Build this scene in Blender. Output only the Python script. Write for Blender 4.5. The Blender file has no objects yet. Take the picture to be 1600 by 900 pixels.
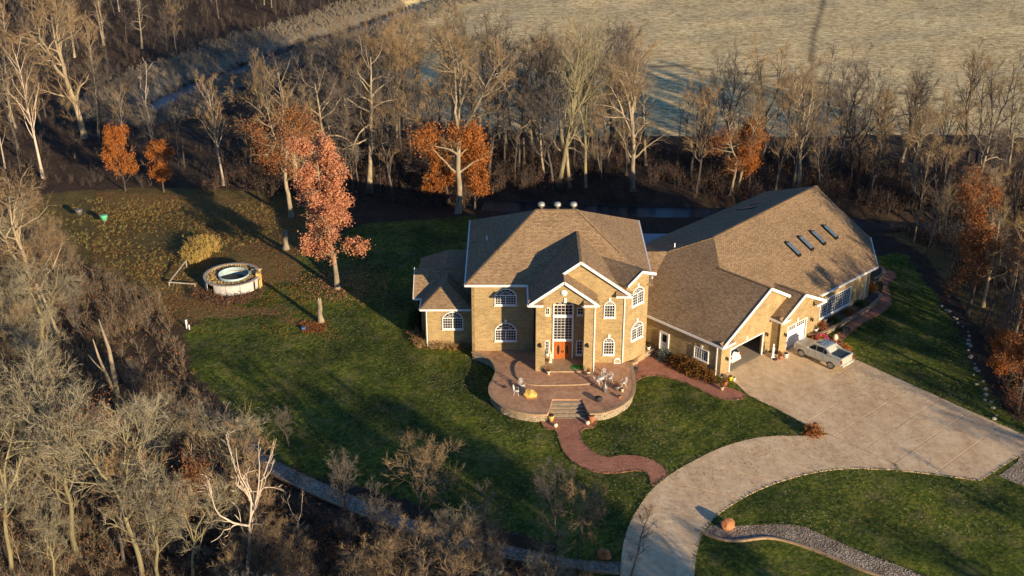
import bpy, bmesh, math, random
import numpy as np
from mathutils import Vector, Matrix
C = bpy.context.scene.collection
S = bpy.context.scene
# ------------------------------------------------------------------ camera, sky, sun, exposure
FL = 1990.0; PITCH = math.radians(25.35); CH = 62.0
cam = bpy.data.cameras.new('camera'); cam.sensor_width = 36; cam.lens = 36*FL/1600
cam.clip_end = 8000; cam.clip_start = 1
co = bpy.data.objects.new('camera', cam); co.location = (0, 0, CH)
co.rotation_euler = (math.radians(90)-PITCH, 0, 0); C.objects.link(co); S.camera = co
SUN_EL = math.radians(12.8); SUN_ROT = math.radians(143.1)
w = bpy.data.worlds.new("World"); S.world = w; w.use_nodes = True
nt = w.node_tree; sky = nt.nodes.new('ShaderNodeTexSky'); sky.sky_type = 'NISHITA'
sky.sun_disc = False; sky.dust_density = .4; sky.ozone_density = 6; sky.sun_elevation = SUN_EL; sky.sun_rotation = SUN_ROT
nt.links.new(sky.outputs[0], nt.nodes['Background'].inputs[0]); nt.nodes['Background'].inputs[1].default_value = 0.098
sl = bpy.data.lights.new('sun', 'SUN'); sl.energy = 4.8; sl.angle = math.radians(.5); sl.color = (1, .77, .49)
so = bpy.data.objects.new('sun', sl)
sd = Vector((math.sin(SUN_ROT)*math.cos(SUN_EL), math.cos(SUN_ROT)*math.cos(SUN_EL), math.sin(SUN_EL)))
so.rotation_euler = sd.to_track_quat('Z', 'Y').to_euler(); so.location = (60, -80, 60); C.objects.link(so)
S.view_settings.view_transform = 'Standard'; S.view_settings.look = 'None'
S.view_settings.exposure = 0.75; S.view_settings.gamma = 1
S.render.engine = 'CYCLES'

# ------------------------------------------------------------------ survey helpers
def ray(x, y):
    u = (x-800)/FL; v = -(y-450)/FL
    return (u, math.cos(PITCH)+v*math.sin(PITCH), -math.sin(PITCH)+v*math.cos(PITCH))
def G(x, y, z=0.0):
    r = ray(x, y); t = (z-CH)/r[2]
    return (r[0]*t, r[1]*t)
def HT(b, t, z=0.0):
    Y = G(b[0], b[1], z)[1]; r = ray(*t); return CH+r[2]*Y/r[1]
def GX(p, z):
    a = G(p[0], p[1], z); return (a[0], a[1], z)
def inpoly(x, y, P):
    c = False; n = len(P); j = n-1
    for i in range(n):
        if (P[i][1] > y) != (P[j][1] > y) and x < (P[j][0]-P[i][0])*(y-P[i][1])/(P[j][1]-P[i][1])+P[i][0]: c = not c
        j = i
    return c
def inpoly_np(x, y, P):
    c = np.zeros(x.shape, bool); n = len(P); j = n-1
    for i in range(n):
        xi, yi = P[i]; xj, yj = P[j]
        if yi != yj: c ^= ((yi > y) != (yj > y)) & (x < (xj-xi)*(y-yi)/(yj-yi)+xi)
        j = i
    return c
def smooth(P, closed=True, n=6):
    out = []; N = len(P)
    rng = range(N) if closed else range(N-1)
    for i in rng:
        g = (lambda k: P[k % N]) if closed else (lambda k: P[max(0, min(N-1, k))])
        p0, p1, p2, p3 = g(i-1), g(i), g(i+1), g(i+2)
        for k in range(n):
            t = k/n; t2 = t*t; t3 = t2*t
            out.append(tuple(.5*((2*p1[a])+(-p0[a]+p2[a])*t+(2*p0[a]-5*p1[a]+4*p2[a]-p3[a])*t2+(-p0[a]+3*p1[a]-3*p2[a]+p3[a])*t3) for a in range(len(p1))))
    if not closed: out.append(tuple(P[-1]))
    return out
TH = math.radians(43); CT, ST = math.cos(TH), math.sin(TH); C0 = (20.87, 110.57)
def W(u, v, z=0):
    return Vector((C0[0]+u*CT-v*ST, C0[1]+u*ST+v*CT, z))

# ------------------------------------------------------------------ materials
MATS = {}
def nodes(name, rough=.85, metal=0):
    m = bpy.data.materials.new(name); m.use_nodes = True; n = m.node_tree
    b = n.nodes['Principled BSDF']; b.inputs['Roughness'].default_value = rough; b.inputs['Metallic'].default_value = metal
    MATS[name] = m; return m, n, b
def c4(c): return (c[0], c[1], c[2], 1)
def noise(n, vec, scale, detail=4, rough=.6):
    t = n.nodes.new('ShaderNodeTexNoise'); t.inputs['Scale'].default_value = scale
    t.inputs['Detail'].default_value = detail; t.inputs['Roughness'].default_value = rough
    n.links.new(vec, t.inputs['Vector']); return t.outputs['Fac']
def ramp(n, fac, stops):
    r = n.nodes.new('ShaderNodeValToRGB'); e = r.color_ramp.elements
    e[0].position, e[0].color = stops[0][0], c4(stops[0][1]); e[1].position, e[1].color = stops[-1][0], c4(stops[-1][1])
    for p, c in stops[1:-1]:
        x = e.new(p); x.color = c4(c)
    n.links.new(fac, r.inputs[0]); return r.outputs[0]
def mixc(n, fac, a, b, mode='MIX'):
    m = n.nodes.new('ShaderNodeMix'); m.data_type = 'RGBA'; m.blend_type = mode
    for s, v in ((0, fac), (6, a), (7, b)):
        if hasattr(v, 'links'): n.links.new(v, m.inputs[s])
        else: m.inputs[s].default_value = v if s == 0 else c4(v)
    return m.outputs[2]
def math_(n, op, a, b=0.0, c=None):
    m = n.nodes.new('ShaderNodeMath'); m.operation = op
    for i, v in enumerate((a, b) if c is None else (a, b, c)):
        if hasattr(v, 'links'): n.links.new(v, m.inputs[i])
        else: m.inputs[i].default_value = v
    return m.outputs[0]
def geo(n): return n.nodes.new('ShaderNodeNewGeometry').outputs['Position']
def uvo(n): return n.nodes.new('ShaderNodeUVMap').outputs[0]
def obc(n): return n.nodes.new('ShaderNodeTexCoord').outputs['Object']
def bump(n, b, h, dist, strength=1):
    k = n.nodes.new('ShaderNodeBump'); k.inputs['Distance'].default_value = dist; k.inputs['Strength'].default_value = strength
    n.links.new(h, k.inputs['Height']); n.links.new(k.outputs[0], b.inputs['Normal'])
def plain(name, col, rough=.8, metal=0, var=.12, scale=3, bmp=0, spec=None):
    m, n, b = nodes(name, rough, metal); f = noise(n, obc(n), scale)
    c = ramp(n, f, [(.3, [x*(1-var) for x in col]), (.7, [min(1, x*(1+var)) for x in col])])
    n.links.new(c, b.inputs['Base Color'])
    if bmp: bump(n, b, f, bmp)
    if spec is not None: b.inputs['Specular IOR Level'].default_value = spec
    return m
def brickmat(name, c1, c2, mortar, bw, bh, ms, rough=.85, bmp=.01, dirt=.25, freq=.5):
    m, n, b = nodes(name, rough); uv = uvo(n)
    t = n.nodes.new('ShaderNodeTexBrick'); n.links.new(uv, t.inputs['Vector'])
    t.inputs['Scale'].default_value = 1; t.inputs['Brick Width'].default_value = bw; t.inputs['Row Height'].default_value = bh
    t.inputs['Mortar Size'].default_value = ms; t.inputs['Color1'].default_value = c4(c1); t.inputs['Color2'].default_value = c4(c2)
    t.inputs['Mortar'].default_value = c4(mortar); t.inputs['Mortar Smooth'].default_value = .3; t.inputs['Bias'].default_value = 0
    f = noise(n, geo(n), .6, 5); d = ramp(n, f, [(.3, (1-dirt,)*3), (.7, (1+dirt*.3,)*3)])
    f2 = noise(n, geo(n), 7, 3); d2 = ramp(n, f2, [(.3, (.8,)*3), (.7, (1.18,)*3)])
    c = mixc(n, 1, mixc(n, 1, t.outputs['Color'], d, 'MULTIPLY'), d2, 'MULTIPLY')
    n.links.new(c, b.inputs['Base Color'])
    bump(n, b, math_(n, 'MULTIPLY', t.outputs['Fac'], -1), bmp)
    return m
brickmat('tan_brick', (.46, .325, .14), (.33, .22, .09), (.52, .42, .25), .42, .17, .022, bmp=.02)
brickmat('stone_block', (.46, .38, .27), (.30, .25, .19), (.10, .08, .06), .5, .2, .02, bmp=.02)
def tone(name, c1, c2, rough, bmp):
    # one wall stone with an uneven face
    m, n, b = nodes(name, rough); f = noise(n, geo(n), 2.2, 5, .7)
    n.links.new(ramp(n, f, [(.35, c1), (.65, c2)]), b.inputs['Base Color']); bump(n, b, noise(n, geo(n), 9, 4), bmp)
tone('wall_stone', (.24, .19, .13), (.47, .38, .26), .9, .04)
brickmat('red_paver', (.50, .215, .13), (.40, .17, .10), (.30, .15, .10), .45, .22, .02, bmp=.01, dirt=.3)
# shingles
m, n, b = nodes('roof_shingle', .93)
uv = uvo(n); t = n.nodes.new('ShaderNodeTexBrick'); n.links.new(uv, t.inputs['Vector'])
for k, v in (('Scale', 1), ('Brick Width', .34), ('Row Height', .16), ('Mortar Size', .012)): t.inputs[k].default_value = v
t.inputs['Color1'].default_value = (.385, .268, .152, 1); t.inputs['Color2'].default_value = (.25, .168, .098, 1); t.inputs['Mortar'].default_value = (.09, .066, .05, 1)
f = noise(n, uv, 4.2, 3, .7); d = ramp(n, f, [(.35, (.84,)*3), (.65, (1.17,)*3)])
f3 = noise(n, geo(n), .25, 4); d3 = ramp(n, f3, [(.3, (.86,)*3), (.7, (1.1,)*3)])
n.links.new(mixc(n, 1, mixc(n, 1, t.outputs['Color'], d, 'MULTIPLY'), d3, 'MULTIPLY'), b.inputs['Base Color'])
bump(n, b, math_(n, 'ADD', math_(n, 'MULTIPLY', t.outputs['Fac'], -1), f), .025)
b.inputs['Specular IOR Level'].default_value = .2
plain('white_trim', (.80, .79, .76), .5, var=.05)
plain('white_paint', (.78, .78, .78), .4, var=.04)
plain('soffit', (.42, .33, .24), .8)
m, n, b = nodes('window_glass', .06); b.inputs['Base Color'].default_value = (.018, .022, .03, 1); b.inputs['Specular IOR Level'].default_value = .6
plain('skylight_glass', (.10, .16, .22), .12, var=.2, scale=1.5)
# driveway concrete
m, n, b = nodes('stamped_concrete', .82)
p = geo(n); mp = n.nodes.new('ShaderNodeMapping'); mp.inputs['Rotation'].default_value = (0, 0, -TH-.12); mp.inputs['Scale'].default_value = (1, .22, 1)
n.links.new(p, mp.inputs[0]); f = noise(n, mp.outputs[0], .55, 5, .6); f2 = noise(n, p, 1.1, 6, .7)
c = ramp(n, f, [(.32, (.50, .33, .18)), (.5, (.72, .52, .30)), (.68, (.88, .70, .44))])
c = mixc(n, .55, c, ramp(n, f2, [(.35, (.50, .33, .18)), (.65, (.86, .67, .41))]))
n.links.new(c, b.inputs['Base Color'])
bump(n, b, noise(n, p, 6, 3), .006)
m, n, b = nodes('patio_concrete', .75)
p = geo(n); c = ramp(n, noise(n, p, .45, 5, .65), [(.32, (.28, .135, .075)), (.5, (.50, .265, .135)), (.7, (.62, .38, .21))])
n.links.new(mixc(n, .35, c, ramp(n, noise(n, p, 2.5, 4), [(.4, (.27, .16, .11)), (.6, (.58, .37, .24))])), b.inputs['Base Color']); bump(n, b, noise(n, p, 4, 3), .01)
plain('patio_edge', (.36, .25, .15), .8, var=.2, scale=2)
plain('step_stone', (.22, .17, .12), .9, var=.3, scale=3, bmp=.02)
plain('step_tread', (.38, .30, .20), .9, var=.25, scale=3, bmp=.02)
plain('joint_soil', (.09, .07, .05), .95)
# gravel
m, n, b = nodes('pale_gravel', .95)
v = n.nodes.new('ShaderNodeTexVoronoi'); v.inputs['Scale'].default_value = 6.5; n.links.new(geo(n), v.inputs['Vector'])
c = ramp(n, v.outputs['Color'], [(.1, (.17, .135, .10)), (.5, (.30, .25, .185)), (.9, (.50, .43, .33))])
n.links.new(mixc(n, 1, c, ramp(n, noise(n, geo(n), .5, 5), [(.35, (.6, .55, .5)), (.65, (1.1, 1.08, 1.05))]), 'MULTIPLY'), b.inputs['Base Color']); bump(n, b, v.outputs['Distance'], .08)
# ground: masks read from the mesh
plain('joint_sand', (.66, .55, .40), .9)
def attr(n, nm):
    a = n.nodes.new('ShaderNodeAttribute'); a.attribute_name = nm; return a.outputs['Fac']
m, n, b = nodes('ground_cover', .95)
b.inputs['Specular IOR Level'].default_value = .1
p = geo(n)
nA = noise(n, p, .12, 6, .65); nB = noise(n, p, .6, 6, .7); nC = noise(n, p, 3.2, 5, .75)
litter = mixc(n, .55, ramp(n, nB, [(.3, (.030, .023, .019)), (.5, (.060, .042, .029)), (.7, (.115, .078, .048))]), ramp(n, nC, [(.3, (.02, .017, .014)), (.55, (.075, .052, .036)), (.72, (.20, .135, .08))]))
vl = n.nodes.new('ShaderNodeTexVoronoi'); vl.inputs['Scale'].default_value = 3.6; n.links.new(p, vl.inputs['Vector'])
blade = ramp(n, vl.outputs['Color'], [(.2, (.018, .036, .009)), (.55, (.072, .102, .020)), (.9, (.20, .205, .05))])
lawn = mixc(n, .5, ramp(n, nB, [(.3, (.022, .048, .011)), (.5, (.062, .098, .018)), (.7, (.14, .155, .03))]), blade)
lawn = mixc(n, ramp(n, noise(n, p, .33, 8, .8), [(.52, (0, 0, 0)), (.68, (.8, .8, .8))]), lawn, (.17, .155, .085))
lawn = mixc(n, 1, lawn, ramp(n, noise(n, p, .16, 4, .6), [(.36, (.55, .62, .62)), (.64, (1.55, 1.38, 1.0))]), 'MULTIPLY')
lawn = mixc(n, ramp(n, noise(n, p, 2.1, 5, .8), [(.60, (0, 0, 0)), (.74, (.75, .75, .75))]), lawn, (.16, .12, .07))
mead = mixc(n, .5, ramp(n, nB, [(.30, (.055, .045, .02)), (.48, (.12, .095, .035)), (.6, (.16, .135, .035)), (.75, (.20, .13, .06))]), ramp(n, nC, [(.35, (.05, .035, .018)), (.6, (.17, .125, .05)), (.75, (.28, .18, .09))]))
orange = ramp(n, nC, [(.3, (.065, .05, .02)), (.55, (.19, .13, .05)), (.8, (.33, .23, .11))])
bank = ramp(n, nC, [(.25, (.10, .085, .06)), (.5, (.21, .18, .13)), (.75, (.32, .28, .21))])
e1 = math_(n, 'MULTIPLY', math_(n, 'SUBTRACT', nB, .5), 1.1)
def msk(nm): return math_(n, 'MULTIPLY', math_(n, 'SUBTRACT', math_(n, 'ADD', attr(n, nm), e1), .4), 5)
def cl(x):
    k = n.nodes.new('ShaderNodeClamp'); n.links.new(x, k.inputs[0]); return k.outputs[0]
mp = n.nodes.new('ShaderNodeMapping'); mp.inputs['Rotation'].default_value = (0, 0, .22); n.links.new(p, mp.inputs[0])
wv = n.nodes.new('ShaderNodeTexWave'); wv.bands_direction = 'Y'; wv.inputs['Scale'].default_value = .20; wv.inputs['Distortion'].default_value = 7; wv.inputs['Detail'].default_value = 3
wv.inputs['Detail Scale'].default_value = .12; n.links.new(mp.outputs[0], wv.inputs['Vector'])
mp3 = n.nodes.new('ShaderNodeMapping'); mp3.inputs['Rotation'].default_value = (0, 0, .22); mp3.inputs['Scale'].default_value = (.7, 1.2, 1); n.links.new(p, mp3.inputs[0])
sf = noise(n, mp3.outputs[0], 1.1, 6, .85); fb = noise(n, mp3.outputs[0], .05, 4, .6)
sc = ramp(n, sf, [(.38, (.30, .215, .10)), (.5, (.68, .54, .28)), (.60, (.93, .80, .47))])
sc = mixc(n, ramp(n, wv.outputs['Fac'], [(.3, (.0, .0, .0)), (.8, (.14, .14, .14))]), sc, (.17, .12, .07))
sc = mixc(n, 1, sc, ramp(n, fb, [(.3, (.84, .82, .80)), (.7, (1.08, 1.07, 1.05))]), 'MULTIPLY')
sc = mixc(n, cl(attr(n, 'field_line')), sc, (.09, .075, .045))
c = mixc(n, cl(msk('meadow')), litter, mead); c = mixc(n, cl(msk('lawn')), c, lawn)
c = mixc(n, cl(msk('rust')), c, orange); c = mixc(n, cl(msk('bank')), c, bank); c = mixc(n, cl(msk('field')), c, sc)
n.links.new(c, b.inputs['Base Color'])
bump(n, b, math_(n, 'ADD', math_(n, 'MULTIPLY', nC, .6), math_(n, 'MULTIPLY', nB, 1.3)), .16)
m, n, b = nodes('creek_water', .08); b.inputs['Base Color'].default_value = (.02, .03, .035, 1); bump(n, b, noise(n, geo(n), 1.2, 3), .05); b.inputs['Roughness'].default_value = .22; b.inputs['Specular IOR Level'].default_value = .25
def bark(name, a, c_):
    m, n, b = nodes(name, .9); b.inputs['Specular IOR Level'].default_value = .15
    t = n.nodes.new('ShaderNodeTexCoord').outputs['Object']; oi = n.nodes.new('ShaderNodeObjectInfo')
    mp = n.nodes.new('ShaderNodeMapping'); mp.inputs['Scale'].default_value = (1, 1, .3); n.links.new(t, mp.inputs[0])
    c = ramp(n, noise(n, mp.outputs[0], 2.2, 4, .7), [(.3, a), (.7, c_)])
    v = ramp(n, oi.outputs['Random'], [(0, (.72, .72, .74)), (1, (1.2, 1.16, 1.08))])
    n.links.new(mixc(n, 1, c, v, 'MULTIPLY'), b.inputs['Base Color'])
bark('bark_pale', (.19, .155, .105), (.42, .36, .26)); bark('bark_yellow', (.16, .145, .08), (.34, .30, .175))
bark('bark_grey', (.05, .045, .044), (.14, .122, .11)); bark('bark_white', (.38, .32, .26), (.62, .53, .44))
bark('twig_tan', (.22, .155, .085), (.40, .29, .165)); bark('twig_grey', (.09, .08, .075), (.215, .185, .16))
bark('twig_yellow', (.23, .205, .14), (.40, .36, .26))
bark('brush_stem', (.042, .036, .036), (.12, .095, .08))
bark('brush_pale', (.09, .075, .058), (.25, .205, .15))
bark('dry_grass', (.26, .19, .09), (.50, .38, .18)); bark('gold_grass', (.28, .20, .06), (.50, .37, .13))
bark('meadow_grass', (.10, .10, .035), (.36, .29, .12))
bark('straw', (.22, .22, .13), (.50, .48, .34))
bark('reed', (.20, .17, .125), (.36, .31, .24))
def leaf(name, cols, sc=1.3):
    m, n, b = nodes(name, .75); b.inputs['Specular IOR Level'].default_value = .2
    t = obc(n); f = noise(n, t, sc, 3, .7); v = n.nodes.new('ShaderNodeTexVoronoi'); v.inputs['Scale'].default_value = 5; n.links.new(t, v.inputs['Vector'])
    c = ramp(n, f, [(.3, cols[0]), (.5, cols[1]), (.7, cols[2])])
    c = mixc(n, .5, c, ramp(n, v.outputs['Color'], [(.2, cols[0]), (.8, cols[2])]))
    n.links.new(c, b.inputs['Base Color'])
    tr = n.nodes.new('ShaderNodeBsdfTranslucent'); n.links.new(c, tr.inputs[0]); ms = n.nodes.new('ShaderNodeMixShader'); ms.inputs[0].default_value = .25
    n.links.new(b.outputs[0], ms.inputs[1]); n.links.new(tr.outputs[0], ms.inputs[2]); n.links.new(ms.outputs[0], n.nodes['Material Output'].inputs[0])
leaf('leaf_pink', [(.30, .10, .045), (.58, .24, .12), (.76, .41, .24)])
leaf('leaf_orange', [(.22, .065, .015), (.42, .15, .035), (.55, .22, .06)])
leaf('leaf_rust', [(.15, .055, .022), (.30, .115, .04), (.45, .20, .075)])
leaf('hedge_leaf', [(.10, .035, .015), (.22, .075, .022), (.24, .17, .035)], 2)
leaf('spruce_blue', [(.07, .10, .08), (.15, .19, .15), (.26, .30, .25)], 2)
leaf('evergreen', [(.02, .045, .012), (.05, .09, .02), (.10, .14, .04)], 2)

# ------------------------------------------------------------------ mesh builders
def kind(o, k): o['kind'] = k; return o
def tag(o, label=None, cat=None, group=None, kind=None):
    if label: o['label'] = label
    if cat: o['category'] = cat
    if group: o['group'] = group
    if kind: o['kind'] = kind
    return o
def thing(name, loc, label, cat, group=None, rz=0):
    o = bpy.data.objects.new(name, None); o.location = loc; o.rotation_euler = (0, 0, rz); o.empty_display_size = .3
    C.objects.link(o); return tag(o, label, cat, group)
def npmesh(name, V, polys, mat, sizes=None):
    me = bpy.data.meshes.new(name); V = np.asarray(V, np.float32)
    me.vertices.add(len(V)); me.vertices.foreach_set('co', V.ravel())
    if sizes is None:
        polys = np.asarray(polys, np.int32); k = polys.shape[1]; idx = polys.ravel(); st = np.arange(0, len(idx), k, dtype=np.int32); tot = np.full(len(polys), k, np.int32)
    else:
        idx = np.asarray(polys, np.int32); tot = np.asarray(sizes, np.int32); st = np.concatenate(([0], np.cumsum(tot)[:-1])).astype(np.int32)
    me.loops.add(len(idx)); me.loops.foreach_set('vertex_index', idx)
    me.polygons.add(len(st)); me.polygons.foreach_set('loop_start', st); me.polygons.foreach_set('loop_total', tot)
    me.update(calc_edges=True); me.validate()
    if mat: me.materials.append(MATS[mat])
    return me
class MB:
    def __init__(s): s.V = []; s.F = []; s.UV = []; s.sm = []
    def add(s, vs, fs, uvs=None, smooth=False):
        o = len(s.V); s.V += [tuple(v) for v in vs]
        for i, f in enumerate(fs):
            s.F.append([o+k for k in f]); s.UV.append(uvs[i] if uvs else None); s.sm.append(smooth)
    def box(s, c, d, rz=0, M=None):
        x, y, z = d[0]/2, d[1]/2, d[2]/2
        R = Matrix.Translation(Vector(c)) @ Matrix.Rotation(rz, 4, 'Z')
        if M is not None: R = M @ R
        vs = [R @ Vector((a*x, b*y, e*z)) for a in (-1, 1) for b in (-1, 1) for e in (-1, 1)]
        s.add(vs, [(0, 1, 3, 2), (4, 6, 7, 5), (0, 4, 5, 1), (2, 3, 7, 6), (0, 2, 6, 4), (1, 5, 7, 3)]); return s
    def beam(s, p, q, wd, h, up=Vector((0, 0, 1))):
        p, q = Vector(p), Vector(q); d = (q-p).normalized(); sx = d.cross(up)
        sx = Vector((1, 0, 0)) if sx.length < 1e-4 else sx.normalized()
        u = sx.cross(d).normalized(); vs = []
        for b in (p, q):
            for a, c in ((-1, -1), (1, -1), (1, 1), (-1, 1)): vs.append(b+sx*a*wd/2+u*c*h/2)
        s.add(vs, [(3, 2, 1, 0), (4, 5, 6, 7), (0, 1, 5, 4), (1, 2, 6, 5), (2, 3, 7, 6), (3, 0, 4, 7)]); return s
    def prism(s, poly, n, depth):
        # planar polygon (3-D points) pushed back along vector n*depth
        P = [Vector(p) for p in poly]; n = Vector(n).normalized()*depth; k = len(P)
        nn = Vector((0, 0, 0))
        for i in range(k):
            a, b = P[i], P[(i+1) % k]; nn += a.cross(b)
        vs = P+[p+n for p in P]
        f1, f2 = list(range(k)), list(range(2*k-1, k-1, -1))
        if nn.dot(n) > 0: f1.reverse(); f2.reverse()
        fs = [f1, f2]
        for i in range(k):
            j = (i+1) % k; q = [i, i+k, j+k, j]
            if nn.dot(n) > 0: q.reverse()
            fs.append(q)
        s.add(vs, fs); return s
    def plate(s, poly, t):   # horizontal-ish polygon, thickness downwards
        return s.prism(poly, (0, 0, -1), t)
    def tube(s, pts, rad, sides=8, cap=True, smooth=True):
        n = len(pts); P = [Vector(p) for p in pts]; vs = []; fs = []
        if not hasattr(rad, '__len__'): rad = [rad]*n
        ref = Vector((0, 0, 1)) if abs((P[-1]-P[0]).normalized().z) < .9 else Vector((1, 0, 0))
        for i in range(n):
            d = (P[min(i+1, n-1)]-P[max(i-1, 0)]).normalized(); a = d.cross(ref).normalized(); b = d.cross(a)
            for k in range(sides):
                t = 2*math.pi*k/sides; vs.append(P[i]+(a*math.cos(t)+b*math.sin(t))*rad[i])
        for i in range(n-1):
            for k in range(sides):
                k2 = (k+1) % sides; fs.append((i*sides+k, (i+1)*sides+k, (i+1)*sides+k2, i*sides+k2))
        if cap: fs.append(list(range(sides))); fs.append([(n-1)*sides+k for k in range(sides-1, -1, -1)])
        s.add(vs, fs, smooth=smooth); return s
    def lathe(s, c, prof, sides=20):
        vs = []; fs = []; n = len(prof)
        for r, z in prof:
            for k in range(sides): vs.append((c[0]+r*math.cos(2*math.pi*k/sides), c[1]+r*math.sin(2*math.pi*k/sides), c[2]+z))
        for i in range(n-1):
            for k in range(sides):
                k2 = (k+1) % sides; fs.append((i*sides+k, i*sides+k2, (i+1)*sides+k2, (i+1)*sides+k))
        fs.append([k for k in range(sides-1, -1, -1)]); fs.append([(n-1)*sides+k for k in range(sides)])
        s.add(vs, fs, smooth=True); return s
    def build(s, name, mat, parent=None, origin=None):
        if parent is not None:
            r = parent
            while r.parent: r = r.parent
            o0 = Vector(r.location)
        else: o0 = Vector(origin) if origin is not None else Vector((0, 0, 0))
        me = bpy.data.meshes.new(name)
        me.from_pydata([tuple(Vector(v)-o0) for v in s.V], [], s.F)
        me.materials.append(MATS[mat])
        uv = me.uv_layers.new(name='UVMap')
        for pl, u in zip(me.polygons, s.UV):
            if u is None:
                nn = pl.normal
                if abs(nn.z) > .995: t = Vector((1, 0, 0)); bq = Vector((0, 1, 0))
                else: t = Vector((-nn.y, nn.x, 0)).normalized(); bq = nn.cross(t)
                for li in pl.loop_indices:
                    v = Vector(s.V[me.loops[li].vertex_index]); uv.data[li].uv = (v.dot(t), v.dot(bq))
            else:
                for li, q in zip(pl.loop_indices, u): uv.data[li].uv = q
        me.polygons.foreach_set('use_smooth', s.sm)
        ob = bpy.data.objects.new(name, me); C.objects.link(ob)
        if parent is not None: ob.parent = parent
        else: ob.location = o0
        return ob
def copy_tree(o, parent=None, loc=None, rz=None, sc=None):
    c = o.copy(); C.objects.link(c); c.parent = parent
    if parent is None:
        if loc is not None: c.location = loc
        if rz is not None: c.rotation_euler = (0, 0, rz)
        if sc is not None: c.scale = sc
    for ch in o.children: copy_tree(ch, c)
    return c

# ------------------------------------------------------------------ terrain
def Gp(L, z=0): return [G(x, y, z) for x, y in L]
CREEK = [G(*p) for p in [(230, 150), (300, 112), (350, 99), (400, 79), (450, 63), (500, 48), (550, 33), (600, 14), (660, -8), (740, -30)]]
POND = [(-4, 160.5), (8, 158.5), (18, 158), (30, 157.5), (44, 154), (56, 152), (68, 150), (85, 146)]
LAWN = Gp([(292, 520), (330, 478), (395, 462), (440, 430), (470, 385), (560, 345), (720, 330), (1000, 370), (1370, 400), (1420, 395), (1470, 470), (1530, 580), (1570, 650), (1700, 690), (1750, 960), (900, 960), (860, 850), (700, 800), (560, 760), (470, 740), (380, 680), (345, 620), (300, 580)])
MEAD = Gp([(80, 292), (250, 284), (480, 290), (500, 350), (440, 430), (400, 470), (330, 480), (292, 520), (240, 480), (160, 430), (80, 380), (40, 320)])
RUST = [Gp([(140, 290), (380, 300), (460, 330), (440, 350), (300, 322), (160, 312)]), Gp([(395, 372), (470, 390), (470, 440), (400, 438), (350, 370)]), Gp([(250, 440), (300, 425), (330, 470), (430, 478), (520, 520), (500, 528), (420, 490), (300, 500), (250, 480)]),
        Gp([(635, 505), (660, 495), (735, 520), (735, 548), (650, 545)]), Gp([(1380, 360), (1440, 400), (1560, 560), (1620, 640), (1700, 500), (1600, 300)])]
FIELD = [G(540, 130), G(600, 75), G(650, 8), (G(650, 8)[0]-60, 420), (-200, 1500), (1500, 1500), (1500, 150), (150, 165), G(1600, 205), G(1450, 200), G(1200, 205), G(900, 205), G(650, 180)]
def dist_line(x, y, L):
    d = np.full(x.shape, 1e9)
    for (ax, ay), (bx, by) in zip(L[:-1], L[1:]):
        vx, vy = bx-ax, by-ay; t = np.clip(((x-ax)*vx+(y-ay)*vy)/(vx*vx+vy*vy), 0, 1)
        d = np.minimum(d, np.hypot(x-ax-t*vx, y-ay-t*vy))
    return d
_r = np.random.RandomState(5)
_w = [(_r.uniform(.03, .35), _r.uniform(0, 6.28), _r.uniform(0, 6.28)) for _ in range(26)]
def lumps(x, y):
    s = 0
    for f, a, ph in _w: s = s+np.sin((x*math.cos(a)+y*math.sin(a))*f*2+ph)*(.05/f)**.8*.11
    return s
def hgt(x, y):
    x = np.asarray(x, float); y = np.asarray(y, float)
    flat = np.maximum(0, 1-np.clip((np.hypot((x-14)/42, (y-112)/36)-.8)*3, 0, 1))
    h = lumps(x, y)*(1-flat)*.55
    h = h-.9*np.clip((y-140)/18, 0, 1)*(1-np.clip((y-200)/40, 0, 1)*.4)
    d = dist_line(x, y, CREEK); h = h-2.2*np.exp(-(d/3.2)**2)
    d = dist_line(x, y, POND); h = h-1.3*np.exp(-(d/3.0)**4)
    return h
xs = np.unique(np.concatenate([np.linspace(-3000, -170, 12), np.linspace(-170, 170, 341), np.linspace(170, 3000, 12)]))
ys = np.unique(np.concatenate([np.linspace(-1200, 50, 8), np.linspace(50, 190, 187), np.linspace(190, 330, 94), np.linspace(330, 4500, 20)]))
X, Y = np.meshgrid(xs, ys); nx, ny = len(xs), len(ys)
Z = hgt(X, Y)
far = (np.abs(X) > 172) | (Y > 335) | (Y < 45); Z[far] = -.5
def blur(a, k):
    for _ in range(k):
        b_ = a.copy(); b_[1:-1, 1:-1] = (a[:-2, 1:-1]+a[2:, 1:-1]+a[1:-1, :-2]+a[1:-1, 2:]+4*a[1:-1, 1:-1])/8; a = b_
    return a
fine = np.random.RandomState(3)
masks = {'lawn': blur(inpoly_np(X, Y, LAWN).astype(float), 3), 'meadow': blur(inpoly_np(X, Y, MEAD).astype(float), 3)}
rr = np.zeros_like(X)
for P_ in RUST: rr = np.maximum(rr, inpoly_np(X, Y, P_).astype(float))
masks['rust'] = blur(rr, 2)*.8
cd = dist_line(X, Y, CREEK); masks['bank'] = np.clip(1.15-np.abs(cd-7)/7.5, 0, 1)
FIELD_LINE = [G(*p) for p in [(560, 95), (760, 92), (1060, 98), (1200, 112), (1400, 138), (1600, 166), (1900, 205)]]  # thin dark line drawn across the near part of the field
TRK2 = [G(*p) for p in [(1292, -20), (1283, 15), (1272, 50), (1267, 90)]]
fld = inpoly_np(X, Y, FIELD); masks['field'] = blur(fld.astype(float), 3); fc = fld[:-1, :-1] & fld[1:, 1:]
II, JJ = np.meshgrid(np.arange(nx-1), np.arange(ny-1)); a = JJ*nx+II
quads = np.stack([a, a+1, a+nx+1, a+nx], -1)
lawnm = (masks['lawn'][:-1, :-1] > .5) & ~fc
allV = np.stack([X, Y, Z], -1).reshape(-1, 3)
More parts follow.
